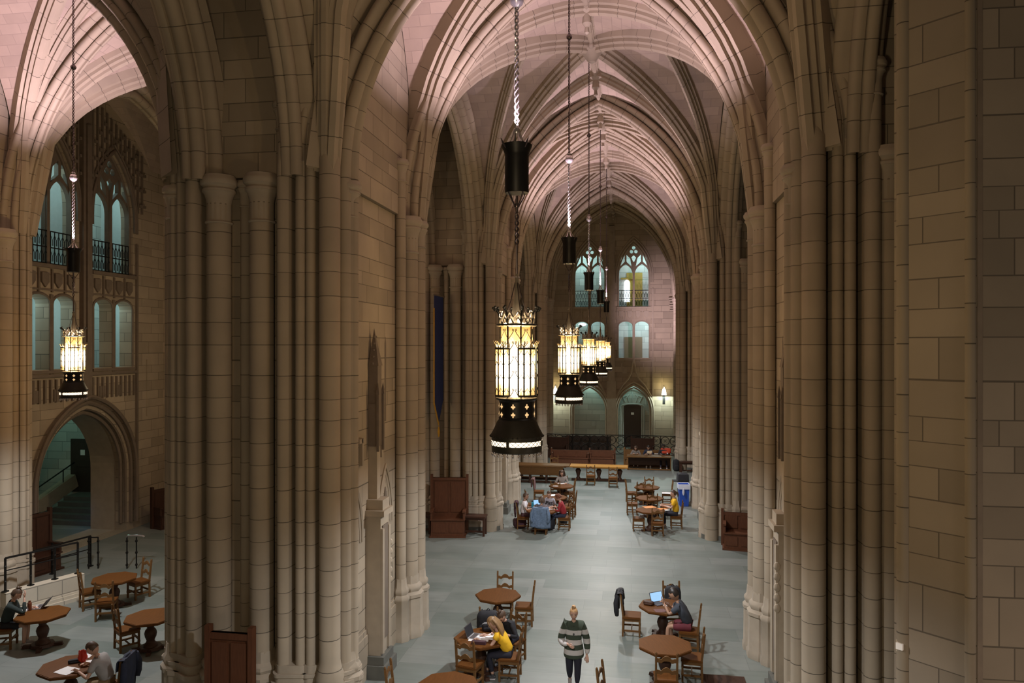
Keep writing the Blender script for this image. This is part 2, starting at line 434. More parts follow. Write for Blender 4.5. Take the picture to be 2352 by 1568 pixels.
def boss(X, Y, z, r=.3):
    mb = MB()
    mb.lathe([(0, -.42 * r / .3), (.1 * r / .3, -.40 * r / .3), (r * .75, -.25), (r, -.12), (r * .9, -.02), (r, .06), (r * .7, .2)], 14, (X, Y, z - .18))
    for k in range(8):
        a = 2 * pi * k / 8; mb.ball((X + cos(a) * r * .95, Y + sin(a) * r * .95, z - .25), (r * .3, r * .3, .11), 6, 5)
    mb.build('boss', M['plain'], ceil, smooth=40)
def pend(X, Y, z):
    MB().lathe([(0, -.75), (.07, -.70), (.05, -.55), (.13, -.45), (.10, -.2), (.22, -.12), (.2, .1)], 10, (X, Y, z - .1)).build('boss', M['plain'], ceil, smooth=40)
CORB = []
for ci, c in enumerate(cells):
    cx, cy = (c[0] + c[1]) / 2, (c[2] + c[3]) / 2
    wide = (c[1] - c[0]) > 6; big = (c[3] - c[2]) > 6
    if not wide or (c[0] == AX0 and c[2] < 5): continue
    zt = ZS + RISE
    vis = ci != 6
    for X in (c[0], c[1]):
        for Y in (c[2], c[3]):
            rib(c, (X, Y), (cx, cy), 1.15)
            if big: CORB.append((X + .15 * (1 if X < cx else -1), Y + .17 * (1 if Y < cy else -1)))
            if big:
                rib(c, (X, Y), (cx, cy + (Y - cy) * .52), 1.0)
                if ci < 7 and X < 0 or ci in (2,): rib(c, (X, Y), (cx + (X - cx) * .5, cy), .95)
            elif vis and ci in (1, 3, 8):
                rib(c, (X, Y), (cx, cy + (Y - cy) * .45), .95)
    if vis: rib(c, (cx, c[2]), (cx, c[3]), .7, 4)
    boss(cx, cy, zt, .34 if big else .26)
    if big:
        for q in (.52, -.52): pend(cx, cy + q * (c[3] - c[2]) / 2, zt)
    else:
        for q in (.45, -.45): pend(cx, cy + q * (c[3] - c[2]) / 2, zt)
# -------- moulded arches with their jambs
def moulding(nodes, sub=5):
    """nodes: (x, y, bulge) ; x runs outward from the opening, y along the passage"""
    pts = []; core = Vector((1.1, .35))
    for (x0, y0, b0), (x1, y1, _) in zip(nodes[:-1], nodes[1:]):
        d = Vector((x1 - x0, y1 - y0)); n = Vector((d.y, -d.x)).normalized()
        mid = Vector(((x0 + x1) / 2, (y0 + y1) / 2))
        if n.dot(mid - core) < 0: n = -n
        k = sub if b0 else 1
        for i in range(k):
            t = i / k; p = Vector((x0, y0)) + d * t + n * (b0 * sin(pi * t)); pts.append((p.x, p.y))
    pts.append(nodes[-1][:2]); return pts
def rolls(poly, w=.19, dep=.05):
    """poly: (x, y, flag); flag 1 on a corner starts a run of rolls, 0 a plain fillet"""
    pts = []; core = Vector((1.1, sum(p[1] for p in poly) / len(poly)))
    for a, b in zip(poly[:-1], poly[1:]):
        p, q = Vector(a[:2]), Vector(b[:2]); d = q - p; L = d.length; d.normalize()
        if len(a) > 2 and not a[2]: pts.append(p.to_tuple()); continue
        n = Vector((d.y, -d.x)); n = -n if n.dot((p + q) / 2 - core) < 0 else n
        k = max(1, round(L / w)); ww = L / k
        for i in range(k):
            o = p + d * (ww * i)
            pts.append((o - n * dep).to_tuple())
            for t in (.08, .2, .36, .5, .64, .8, .92): pts.append((o + d * (ww * t) + n * (ww * .44 * sin(pi * t) ** .65)).to_tuple())
    pts.append(tuple(poly[-1][:2])); return pts
BIGN = rolls([(1.3, .5, 0), (1.3, -.12, 1), (1.06, -.2, 0), (1.04, .18, 0), (.97, .18, 0), (.96, -.16, 1), (.60, -.10, 0), (.58, .26, 0), (.51, .26, 0), (.50, .0, 1), (.30, .04, 0), (.29, .2, 0), (.26, .2, 0), (.25, .06, 1), (.03, .16, 1), (.08, .38, 0), (.3, .42, 1), (.6, .6, 0)], .19)
BIGA = rolls([(.85, .5, 0), (.85, -.1, 1), (.62, -.14, 0), (.6, .2, 0), (.54, .2, 0), (.53, -.04, 1), (.2, .04, 0), (.19, .22, 0), (.14, .22, 0), (.13, .12, 1), (.02, .3, 1), (.06, .5, 0), (.3, .5, 1), (.6, .7, 0)], .2)
SMALL = rolls([(.75, .1, 0), (.74, -.02, 1), (.5, .02, 0), (.49, .2, 0), (.43, .2, 0), (.42, .08, 1), (.2, .16, 0), (.19, .3, 0), (.15, .3, 0), (.14, .22, 1), (.02, .42, 1), (.2, .6, 0), (.22, .5, 0), (.3, .62, 1), (.55, .72, 0), (.75, .78, 0)], .19)
RIBA = rolls([(.62, -.30, 0), (.52, -.34, 1), (.34, -.27, 0), (.34, -.12, 0), (.30, -.12, 0), (.27, -.24, 1), (.1, -.13, 1), (.0, 0, 1), (.1, .13, 1), (.27, .24, 0), (.30, .12, 0), (.34, .27, 1), (.52, .34, 0), (.62, .30, 0)], .17)
ntrim = [0]
def arch(axis, plane, c, a, prof, sgn, label, zs=ZS, apex=14.5, z0=0.0, sides=(-1, 1)):
    h = apex - zs; R = (a * a + h * h) / (2 * a)
    P = len(prof); mb = MB()
    pl = [0]
    for k in range(1, P): pl.append(pl[-1] + hypot(prof[k][0] - prof[k - 1][0], prof[k][1] - prof[k - 1][1]))
    def pos(x, y, z): return (x, plane + sgn * y, z) if axis == 'X' else (plane + sgn * y, x, z)
    for sd in sides:
        rows = [('s', z0), ('s', z0 + (zs - z0) * .5), ('s', zs)] + [('a', i / 16) for i in range(1, 17)]
        vs = []; uvs = []
        for typ, q in rows:
            for k, (d, y) in enumerate(prof):
                if typ == 's': x = c + sd * (a + d); z = q; L = q
                else:
                    th = acos(max(-1, min(1, (R - a) / (R + d)))) * q
                    x = c + sd * ((a - R) + (R + d) * cos(th)); z = zs + (R + d) * sin(th); L = zs + R * th
                vs.append(pos(x, y, z)); uvs.append((pl[k], L))
        fs = [(i * P + k, i * P + k + 1, (i + 1) * P + k + 1, (i + 1) * P + k) for i in range(len(rows) - 1) for k in range(P - 1)]
        mb.add(vs, fs, 0, uvs)
        if z0 < .5:            # moulded plinth
            from mathutils.geometry import convex_hull_2d
            parts = [prof[i * P // 4:(i + 1) * P // 4 + 1] for i in range(4)]
            for seg_ in parts:
                hull = [seg_[i] for i in convex_hull_2d([Vector(p) for p in seg_])]
                mx, my = sum(p[0] for p in hull) / len(hull), sum(p[1] for p in hull) / len(hull)
                for s, za, zb, mi in ((.10, 0, .16, 1), (.07, .16, .92, 2), (.10, .92, 1.0, 2), (.04, 1.0, 1.1, 2), (.07, 1.1, 1.16, 2), (.01, 1.16, 1.3, 2)):
                    poly = []
                    for d, y in hull:
                        v_ = Vector((d - mx, y - my)); k_ = 1 + s / max(.08, v_.length)
                        q = pos(c + sd * (a + mx + v_.x * k_), my + v_.y * k_, 0); poly.append((q[0], q[1]))
                    mb.prism(poly, za, zb, mi)
    ntrim[0] += 1
    o = mb.build('trim_%d' % ntrim[0], [M['jamb'], M['base_stone'], M['plain']], smooth=38)
    return tag(o, label, 'arch', kind='structure')
NC, AC = (NX0 + NX1) / 2, (AX0 + AX1) / 2
LC = -1.28                        # line of the lanterns and of the end-wall buttress
arch('X', 12.45, NC, 3.71, BIGN, 1, 'first great moulded arch across the nave, nearest the camera')
arch('X', 17.7, NC, 3.87, RIBA, -1, 'second nave arch rising from the far corners of the first piers', apex=15.95)
arch('X', 27.4, NC, 3.71, BIGN, 1, 'third nave arch, on the front of the second pair of piers', apex=15.8)
arch('X', 33.1, NC, 3.87, RIBA, -1, 'fourth nave arch, on the far corners of the second piers', apex=15.95)
arch('X', 42.6, NC, 3.71, BIGN, 1, 'fifth nave arch before the iron railing', apex=15.8)
arch('X', 48.1, NC, 3.87, RIBA, -1, 'last nave arch in front of the end wall', apex=15.8)
arch('X', 12.45, AC, 3.8, BIGA, 1, 'great arch at the left opening into the side hall')
arch('X', 17.7, AC, 3.78, RIBA, -1, 'inner arch of the side hall behind the hanging lantern', apex=15.95)
lc = (YL[2] + YL[3]) / 2
arch('Y', NX0 - .1, lc, 4.5, SMALL, -1, 'left arcade arch between the first and second piers', apex=15.0)
arch('Y', AX1 + .1, lc, 4.5, SMALL, 1, 'arcade arch on the side hall face of the crossing', apex=15.0)
arch('Y', NX1 + .1, lc, 4.5, SMALL, 1, 'right arcade arch between the first and second piers', apex=15.0)
arch('Y', AX0 - .6, lc, 4.35, SMALL, 1, 'arch framing the windowed end wall of the side hall', apex=15.3)
l1 = (YL[0] + YL[1]) / 2
arch('Y', NX0 - .1, l1, 4.5, SMALL, -1, 'near left arcade arch springing above the twin capitals', apex=15.0, z0=9.9)
arch('Y', AX1 + .1, l1, 4.5, SMALL, 1, 'near arcade arch toward the side hall', apex=15.0, z0=9.9)
arch('Y', NX1 + .1, l1, 4.5, SMALL, 1, 'near right arcade arch above the shafts', apex=15.0, z0=9.9)
l5 = (YL[4] + YL[5]) / 2
arch('Y', NX0 - .1, l5, 4.4, SMALL, -1, 'far left arcade arch between the second and third piers', apex=15.0)
arch('Y', NX1 + .1, l5, 4.4, SMALL, 1, 'far right arcade arch between the second and third piers', apex=15.0)
# -------- piers
CAP = [(1.0, 0), (1.1, .01), (1.16, .035), (1.1, .06), (1.0, .075), (1.0, .5), (1.06, .62), (1.2, .74), (1.32, .80), (1.38, .80), (1.38, .86), (1.26, .90), (1.36, .95), (1.50, .98), (1.56, 1.04), (1.54, 1.11), (1.40, 1.16), (1.34, 1.22)]
BAS = [(1.75, 0), (1.75, .14), (1.6, .18), (1.55, .92), (1.7, .95), (1.7, 1.02), (1.35, 1.08), (1.5, 1.14), (1.45, 1.2), (1.15, 1.26), (1.05, 1.45)]
SHAFT_PROTO = {}
def shaft(par, x, y, r, zc, up=None, base=True):
    key = (round(r, 3), round(zc, 2), up)
    loc = Vector((x, y, 0)) - par.location
    if key in SHAFT_PROTO:
        c = copy_tree(SHAFT_PROTO[key], par); c.location = loc; return c
    mb = MB().lathe([(r, .9), (r, zc)], 14)
    if up: mb.lathe([(r * .66, zc), (r * .66, up)], 10)
    s = mb.build('shaft', M['shaft'], par, smooth=50)
    s.location = loc
    k = r if r > .15 else r * 1.05; hs = max(.55, min(1, r / .2))
    cb = MB().lathe([(k * a, zc - .72 * hs + z * hs * .72) for a, z in CAP], 16)
    if up: cb.lathe([(r * .66 * a, up - .4 + z * .36) for a, z in CAP], 12)
    cb.build('capital', M['plain'], s, smooth=35)
    if base: MB().lathe([(k * a, z) for a, z in BAS], 8, a0=pi / 8).build('shaft_base', M['plain'], s, smooth=35)
    SHAFT_PROTO[key] = s
    return s
def pier(name, label, x0, x1, y0, y1, shafts, ztop=16.6):
    p = empty(name, ((x0 + x1) / 2, (y0 + y1) / 2, 0)); tag(p, label, 'pier', kind='structure')
    mb = MB().box((0, 0, ztop / 2), (x1 - x0, y1 - y0, ztop))
    
    if x0 > -10: mb.box((0, 0, 13.3), (x1 - x0 + .17, y1 - y0 + .2, 6.6))
    mb.box((0, 0, .45), (x1 - x0 + .12, y1 - y0 + .12, .9)); mb.box((0, 0, .95), (x1 - x0 + .06, y1 - y0 + .06, .1))
    mb.build('core', M['wall'], p)
    for a in shafts: shaft(p, *a)
    return p
def px_x(px, Y): return on_y(px, CYP, Y).x
ZC = 9.85
def front(xa, xb, yf, yb, mir=1):
    """shafts of a pier whose nave corner is xa (mir=1: the nave lies on its +x side)"""
    s = []
    for d, dy, r, zc, up in ((1.22, .06, .215, ZC, None), (2.06, .06, .215, ZC, None), (.86, .16, .12, 11.25, None), (2.46, .2, .1, 11.25, None), (1.62, .22, .1, ZC, None),
                             (-.34, .26, .15, 9.75, 11.3), (2.98, .12, .14, 9.75, 11.3)):
        if mir < 0 and d == 1.22: d, dy = .96, -.06
        if mir < 0 and d == .86: d, dy, r = .70, -.20, .13
        s.append((xa - mir * d, yf + dy, r, zc, up))
    # far corner on the nave side, and along the nave wall
    s += [(xa + mir * .12, yb - .62, .2, ZC, None), (xa + mir * .02, yb - 1.0, .12, 11.2, None), (xa + mir * .22, yb - .2, .15, ZC, None), (xa - mir * .28, yb + .02, .15, ZC, None), (xa - mir * .75, yb + .05, .15, ZC, None)]
    return s
pier('pillar_left', 'big clustered stone pier left of the nave with twin round shafts', AX1 + .22, NX0 - .10, 12.75, 17.55, front(NX0, AX1, 12.45, 17.8))
pier('pillar_right', 'dark clustered pier right of the nave opposite the twin-shafted pier', NX1 + .10, 5.76, 12.75, 17.55, front(NX1, 5.8, 12.45, 17.8, -1))
pier('pillar_back_left', 'second clustered pier on the left, behind the blue banner', AX1 + .22, NX0 - .10, 27.75, 32.95, front(NX0, AX1, 27.4, 33.2))
pier('pillar_back_right', 'second clustered pier on the right beside the blue recycling bin', NX1 + .10, 5.76, 27.75, 32.95, front(NX1, 5.8, 27.4, 33.2, -1))
pier('pillar_far_left', 'third clustered pier on the left by the long tables', AX1 + .22, NX0 - .10, 42.95, 50.8, front(NX0, AX1, 42.6, 48.2))
pier('pillar_far_right', 'third clustered pier on the right by the iron railing', NX1 + .10, 5.76, 42.95, 50.8, front(NX1, 5.8, 42.6, 48.2, -1))
s_ = [(AX0 + .1, 17.2, .2, ZC, None), (AX0 - .05, 16.7, .14, 11.2, None), (AX0 + .05, 16.2, .14, 11.2, None), (AX0 - .1, 18.0, .13, ZC, None), (AX0 + .02, 15.4, .16, ZC, None)]
pier('pillar_left_side', 'pier at the left edge behind the stone parapet', -19.5, AX0 - .12, 12.75, 17.7, s_)
for X, Y in CORB:                       # slender shafts that carry the diagonal ribs
    if X < -8 or Y < 10 or min(abs(Y - k) for k in (12.33, 27.33, 42.53)) > .2: continue
    own = min((o for o in COL.objects if o.name.startswith('pillar')), key=lambda o: (o.location.x - X) ** 2 + (o.location.y - Y) ** 2)
    MB().lathe([(.25, 0), (.25, .9), (.27, .95), (.24, 1.05), (.26, 1.12), (.2, 1.3), (.185, 1.4), (.185, 10.2), (.1, 10.5)], 14).build('shaft', M['shaft'], own, smooth=45, loc=Vector((X, Y, 0)) - own.location)
# near pier at the right edge, many-sided
nb = MB()
NP = [(4.2, 11.2), (3.5, 10.3), (2.84, 8.66), (2.95, 8.52), (3.36, 8.12), (8.5, 8.25), (8.5, 11.2)]
nb.prism(NP, 0, 17)
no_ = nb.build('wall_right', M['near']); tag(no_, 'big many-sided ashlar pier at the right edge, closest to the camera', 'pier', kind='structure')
sh = MB()
for x, y, r in ((2.92, 8.60, .075), (3.385, 8.13, .05)):
    sh.lathe([(r, 0), (r, 17)], 14, (x, y, 0))
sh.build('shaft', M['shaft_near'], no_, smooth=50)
MB().box((3.47, 8.125, 8.5), (.05, .02, 17)).build('groove_shade', M['dark_shade_stone'], no_)  # dark strip paints the shade in the groove beside the shaft
# -------- floor
fl = MB().box((-6, 20, -.15), (60, 90, .3)).build('floor', M['floor']); tag(fl, 'grey-green slate slab floor of the hall', 'floor', kind='structure')
# floor inside the side stair is part of the wall_left build
# -------- pointed-arch outlines
def parch(u, w, z0, zs, za, n=10, closed=True):
    h = za - zs; R = (w * w + h * h) / (2 * w); tm = acos(max(-1, min(1, (R - w) / R)))
    L = [(u - w, z0)] if closed else []
    for i in range(n + 1):
        t = tm * i / n; L.append((u - (w - R) - R * cos(t), zs + R * sin(t)))
    for i in range(n - 1, -1, -1):
        t = tm * i / n; L.append((u + (w - R) + R * cos(t), zs + R * sin(t)))
    if closed: L.append((u + w, z0))
    return L
def seg(u, w, z0, zs, rise, n=8):
    L = [(u - w, z0)]
    for i in range(n + 1):
        t = pi * i / n; L.append((u - w * cos(t), zs + rise * sin(t)))
    return L + [(u + w, z0)]
def ring(u, z, r, n=14): return [(u + r * cos(2 * pi * k / n), z + r * sin(2 * pi * k / n)) for k in range(n)]
# -------- windowed end walls
def gable(name, F, label, wide, lowcol):
    """F maps (u across, z up, n toward the hall)"""
    W = 4.25
    out = [(-W, -.0), (W, 0), (W, 16.8), (-W, 16.8)]
    holes = []
    BC = (-1.5, 1.44); HW = 1.08
    for u in BC:
        holes.append(parch(u, HW, 9.55, 11.6, 13.95))
        for q in (-.54, .54): holes.append(seg(u + q, .46, 6.15, 8.3, .3))
        if not wide: holes.append(parch(u, 1.14, 0.02, 2.6, 4.25))
    if wide: holes.append(parch(.1, 2.1, 0.02, 2.3, 4.75, 14))
    wl = MB().plate([out] + holes, .5, F, 0, -.25).build(name, M['wall']); tag(wl, label, 'wall', kind='structure')
    tr = MB(); dk = MB()
    def path(pts, r, n=6, mi=0, off=.02, t=tr): t.tube([(p[0], p[1], off) for p in pts], r, n, mi, M=F)
    for u in BC:
        for rr, r, o in ((HW + .06, .07, .06), (HW + .2, .05, .04), (HW - .06, .05, -.1)):
            path(parch(u, rr, 9.4 if rr < 1.1 else 11.2, 11.6, 13.95 + (rr - HW) * 1.6), r, 6, off=o)
        # tracery
        lo = [parch(u, HW + .02, 9.5, 11.6, 13.97)]
        for q in (-.54, .54):
            lo.append(parch(u + q, .47, 9.5, 11.75, 12.45, 6))
            lo.append([(u + q - .40, 12.28 if q < 0 else 12.3), (u + q - .06, 12.62), (u + q - .06, 13.1 if q < 0 else 13.1), (u + q - .30, 12.85)])
            lo.append([(u + q + .40, 12.28), (u + q + .06, 12.62), (u + q + .06, 13.1), (u + q + .30, 12.85)])
        lo.append([(u, 12.55), (u - .16, 12.9), (u, 13.06), (u + .16, 12.9)])
        for a in (90, 210, 330): lo.append(ring(u + .17 * cos(radians(a)), 13.38 + .17 * sin(radians(a)), .12, 10))
        tr.plate(lo, .16, F, 0, -.22)
        tr.box((u, 11, -.18), (.12, 3.2, .2), M=F); tr.box((u, 7.3, -.1), (.13, 2.6, .3), M=F)
        tr.box((u, 9.52, .02), (2.3, .12, .22), M=F); tr.box((u, 6.08, .02), (2.2, .1, .16), M=F); tr.box((u, 8.75, .02), (2.25, .05, .06), M=F)
        for q in (-.84, -.28, .28, .84):
            tr.box((u + q - .26, 9.05, .02), (.06, .75, .08), M=F)
            tr.plate([[(u + q - .15, 9.3), (u + q + .15, 9.3), (u + q + .15, 9.0), (u + q, 8.82), (u + q - .15, 9.0)]], .08, F, 0, .03)
        for q in (-.54, .54): path(seg(u + q, .5, 6.15, 8.3, .33), .045, 5, off=.02)
        for q in (-.6, .25):
            for zz in (5.3,): tr.box((u + q, zz, .02), (.3, .4, .05), M=F)
        for q in (-.8, .65): tr.box((u + q, 5.55, .02), (.06, .5, .05), M=F)
        if not wide:
            for rr, o in ((1.2, .06), (1.32, .1), (1.08, -.05)): path(parch(u, rr, 0.2, 2.6, 4.25 + (rr - 1.14) * 1.5), .06, 6, off=o)
            # ogee crest
            og = [(u - 1.15, 3.6), (u - .75, 4.3), (u - .35, 4.75), (u - .14, 5.2), (u - .04, 5.9)]
            path(og, .07, 6, off=.1); path([(2 * u - x, z) for x, z in og], .07, 6, off=.1)
            tr.ball((u, 5.95, .1), (.1, .16, .1), 8, 6, M=F)
    if wide:
        for k, rr in enumerate((2.0, 2.12, 2.26, 2.42)): path(parch(.1, rr, 0.3, 2.3, 4.75 + (rr - 2.1) * 1.3, 14), .075, 6, off=-.2 + .12 * k)
        for k in range(26):
            u = -3.0 + k * .24
            if abs(u + 1.5) > 1.25 and abs(u - 1.44) > 1.25 or True:
                zb = 14.2 + .25 * ((k * 7) % 3) - .0
                d = min(abs(u + 1.5), abs(u - 1.44)); zb = 14.15 - max(0, d - .1) * 1.55 if d < 1.3 else 12.0
                zt_ = 15.9 - abs(u) * .55
                if zt_ - zb > .3:
                    tr.box((u, (zb + zt_) / 2, .03), (.06, zt_ - zb, .09), M=F)
                    for zz in (zb + .3, zb + .9, zb + 1.5):
                        if zz < zt_ - .2: tr.box((u + .1, zz, .05), (.13, .1, .12), M=F)
        for k in range(22): tr.box((-2.5 + k * .24, 5.45, .02), (.07, .75, .09), M=F)
        tr.box((.05, 5.95, .02), (5.3, .1, .16), M=F)
    # buttress strip between the bays
    tr.box((-.03, 10.6 if wide else 7.5, .07), (.42, 11.0 if wide else 15.0, .2), M=F)
    tr.box((-.03, 10.8, .16), (.2, 7.5, .16), M=F)
    if not wide: tr.box((-.03, 2.3, .09), (.62, 4.6, .22), M=F)
    for u in (-2.75, 2.7): tr.box((u, 6.5, .03), (.09, 8.6, .1), M=F)
    if wide: tr.m = [1] * len(tr.m)  # left tracery darkened by colour, as less light reaches it
    tr.build('tracery', [M['plain'], M['dark_shade_stone']], wl, smooth=40)
    # balcony rails of black iron
    for u in BC:
        for q in (-.54, .54):
            rb = MB()
            for zz in (9.62, 10.15, 10.68): rb.box((u + q, zz, -.1), (.98, .035, .03), M=F)
            for k in range(6):
                x = u + q - .44 + k * .176
                rb.box((x, 10.15, -.1), (.022, 1.1, .022), M=F)
                for zz in (9.65, 10.17):
                    rb.tube([(x - .07, zz + .05, -.1), (x - .07, zz + .25, -.1), (x, zz + .4, -.1), (x + .07, zz + .25, -.1), (x + .07, zz + .05, -.1)], .012, 4, M=F)
            b = rb.build('balcony_railing', M['iron'], wl)
    # lit passages behind the openings
    cr = MB()
    for z0, z1 in ((5.9, 9.2), (9.3, 14.4)):
        cr.box((0, (z0 + z1) / 2, -2.6), (8.4, z1 - z0, .1), 0, M=F)
        cr.box((0, z0, -1.5), (8.4, .1, 2.2), 1, M=F); cr.box((0, z1, -1.5), (8.4, .1, 2.2), 1, M=F)
        cr.box((-.03, (z0 + z1) / 2, -1.5), (.12, z1 - z0, 2.1), 1, M=F)
        for u in (-4.1, 4.1): cr.box((u, (z0 + z1) / 2, -1.5), (.1, z1 - z0, 2.2), 1, M=F)
    cr.build('passage', [M['teal_wall'], M['teal_plain']], wl)
    return wl
FB = FR((LC, 50.3, 0), (1, 0, 0), (0, 0, 1))            # local z of the drawing then points to -Y
gb = gable('wall_back', FB, 'far end wall with two traceried windows above a dark door', False, None)
FLW = FR((-18.7, 22.95, 0), (0, 1, 0), (0, 0, 1))
gl = gable('wall_left', FLW, 'left end wall with tall tracery, balconies and a wide stair arch', True, None)
# flanks of the left end wall
MB().box((-18.97, 18.0, 8.4), (.5, 1.4, 16.8)).box((-18.97, 27.65, 8.4), (.5, .9, 16.8)).box((-17.6, 27.6, 8.4), (3.2, .5, 16.8)).box((-18.68, 26.3, 5.3), (.06, .1, 2.2)).build('flank', M['wall'], gl)
# back of the door recess under the far wall
rc = MB()
rc.plate([[(-4.2, 0), (4.2, 0), (4.2, 5.6), (-4.2, 5.6)]], .2, FB, 0, -1.5)
rc.box((-4.2, 2.8, -1.0), (.1, 5.6, 1.0), M=FB).box((4.2, 2.8, -1.0), (.1, 5.6, 1.0), M=FB).box((-.03, 2.8, -.9), (.66, 5.6, 1.0), M=FB).box((0, 5.6, -1.0), (8.4, .1, 1.1), M=FB)
rc.build('recess', M['teal_wall'], gb)
dr = empty('door_1'); tag(dr, 'dark wooden door under the carved arch of the far end wall', 'door', kind='structure')
cu = 1.36
d1 = MB().box((cu, 1.45, -1.36), (1.16, 2.9, .08), M=FB)
for q in (-.28, .28): d1.box((cu + q, 2.0, -1.31), (.4, 1.2, .03), M=FB).box((cu + q, .7, -1.31), (.4, .9, .03), M=FB)
d1.build('door_leaf', M['door'], dr)
MB().box((cu, 2.3, -1.29), (.2, .16, .02), M=FB).build('sign_plate', M['paper'], dr)
df = MB()
for rr, o in ((.64, -1.3), (.78, -1.25)): df.tube([(p[0], p[1], o) for p in seg(cu, rr, 0.02, 2.8, .18)], .05, 5, M=FB)
df.tube([(p[0], p[1], -1.2) for p in parch(cu, .95, 2.9, 3.0, 4.1)], .05, 5, M=FB)
for k in range(5): df.tube([(cu - .5 + k * .25, 3.1, -1.38), (cu - .5 + k * .25 + .08 * (k - 2), 3.45, -1.36), (cu - .4 + k * .2, 3.75 - abs(k - 2) * .12, -1.38)], .035, 5, M=FB)
df.build('door_frame', M['teal_plain'], dr, smooth=40)
MB().box((-1.3, 1.55, -1.38), (.26, .3, .05), M=FB).build('wall_plate', M['teal_plain'], gb)
# things seen through the upper openings
MB().box((1.5, 10.8, -2.52), (1.1, 2.6, .06), M=FB).box((1.0, 11.7, -2.45), (.9, .12, .1), M=FB).build('yellow_door_panel', M['yel_door'], gb)
MB().plate([parch(.98, .21, 10.05, 11.35, 11.62, 6)], .06, FB, 0, -2.4).build('lancet_pane', M['lancet'], gb)
MB().box((1.42, 6.82, -2.5), (1.25, 1.5, .08), M=FB).box((1.42, 6.82, -2.45), (.03, 1.5, .04), M=FB).build('double_door_panel', M['brn_door'], gb)
MB().ball((-2.1, 8.45, -1.6), (.28, .12, .28), 10, 6, M=FB).build('ceiling_globe', M['lancet'], gb, smooth=60)
for u in (-3.8, 3.42):
    sc = empty('wall_sconce', FB @ Vector((u, 3.9, .02))); tag(sc, 'white-shaded wall lamp on the end wall, ' + ('left of the pointed arches' if u < 0 else 'right of the dark door'), 'wall lamp', 'wall lamps on the end wall')
    MB().box((0, 0, -.35), (.16, .06, .9)).bar((0, 0, .3), (0, -.3, .42), .05, .05).build('bracket', M['iron'], sc)
    MB().lathe([(.17, -.2), (.17, -.18), (.10, .2), (.05, .24)], 12, (0, -.3, .0)).build('lamp_shade', M['sconce'], sc, smooth=40)
    MB().lathe([(.06, .24), (.08, .27), (.05, .34), (0, .36)], 10, (0, -.3, .0)).build('finial', M['bright'], sc, smooth=40)
cb = MB()
for k, (w, z) in enumerate(((.5, 10.1), (.42, 9.95), (.34, 9.78), (.42, 9.62), (.3, 9.45), (.36, 9.3))): cb.box((3.95, z, .15), (w, .1, w * .7), M=FB)
cb.build('corbel', M['plain'], gb)
# -------- stair alcove behind the left arch
al = MB()
al.box((-22.4, 27.8, 2.8), (6.4, .2, 5.6), 0).box((-25.5, 24.0, 2.8), (.2, 7.6, 5.6), 0).box((-22.4, 20.4, 2.8), (6.4, .2, 5.6), 0).box((-22.4, 24, 5.5), (6.4, 7.8, .1), 1).box((-19.75, 26.6, 2.8), (.2, 2.4, 5.6), 0)
al.build('stair_alcove', [M['teal_wall'], M['teal_plain']], gl)
MB().plate([[(-4.2, .01), (4.2, .01), (4.2, 5.6), (-4.2, 5.6)], parch(.1, 2.04, 0.03, 2.3, 4.68, 14)], 1.0, FLW, 0, -.98).build('arch_reveal', M['plain'], gl)
stp = MB()
for k in range(5): stp.box((-21.45, 26.6 + .15 * k, .085 + .17 * k), (2.5, 2.2 - .30 * k, .17))
stp.build('stair', M['base_stone'], gl)
MB().bar((-22.9, 24.6, .3), (-22.9, 27.5, 1.35), .3, .55).build('stair_curb', M['plain'], gl)
MB().tube([(-22.8, 24.4, 1.1), (-22.8, 25.6, 1.45), (-22.8, 27.4, 2.1)], .03, 6).tube([(-22.8, 25.0, .4), (-22.8, 25.0, 1.3)], .022, 6).tube([(-22.8, 26.8, .9), (-22.8, 26.8, 1.9)], .022, 6).build('handrail', M['iron'], gl)
d2 = empty('door_2'); tag(d2, 'dark door at the top of the side stair', 'door', kind='structure')
MB().box((-22.5, 27.66, 1.95), (1.3, .08, 2.2)).box((-22.5, 27.61, 2.4), (.9, .03, 1.0)).build('door_leaf', M['door'], d2)
MB().box((-22.55, 27.58, 2.5), (.2, .02, .22)).build('sign_plate', M['paper'], d2)
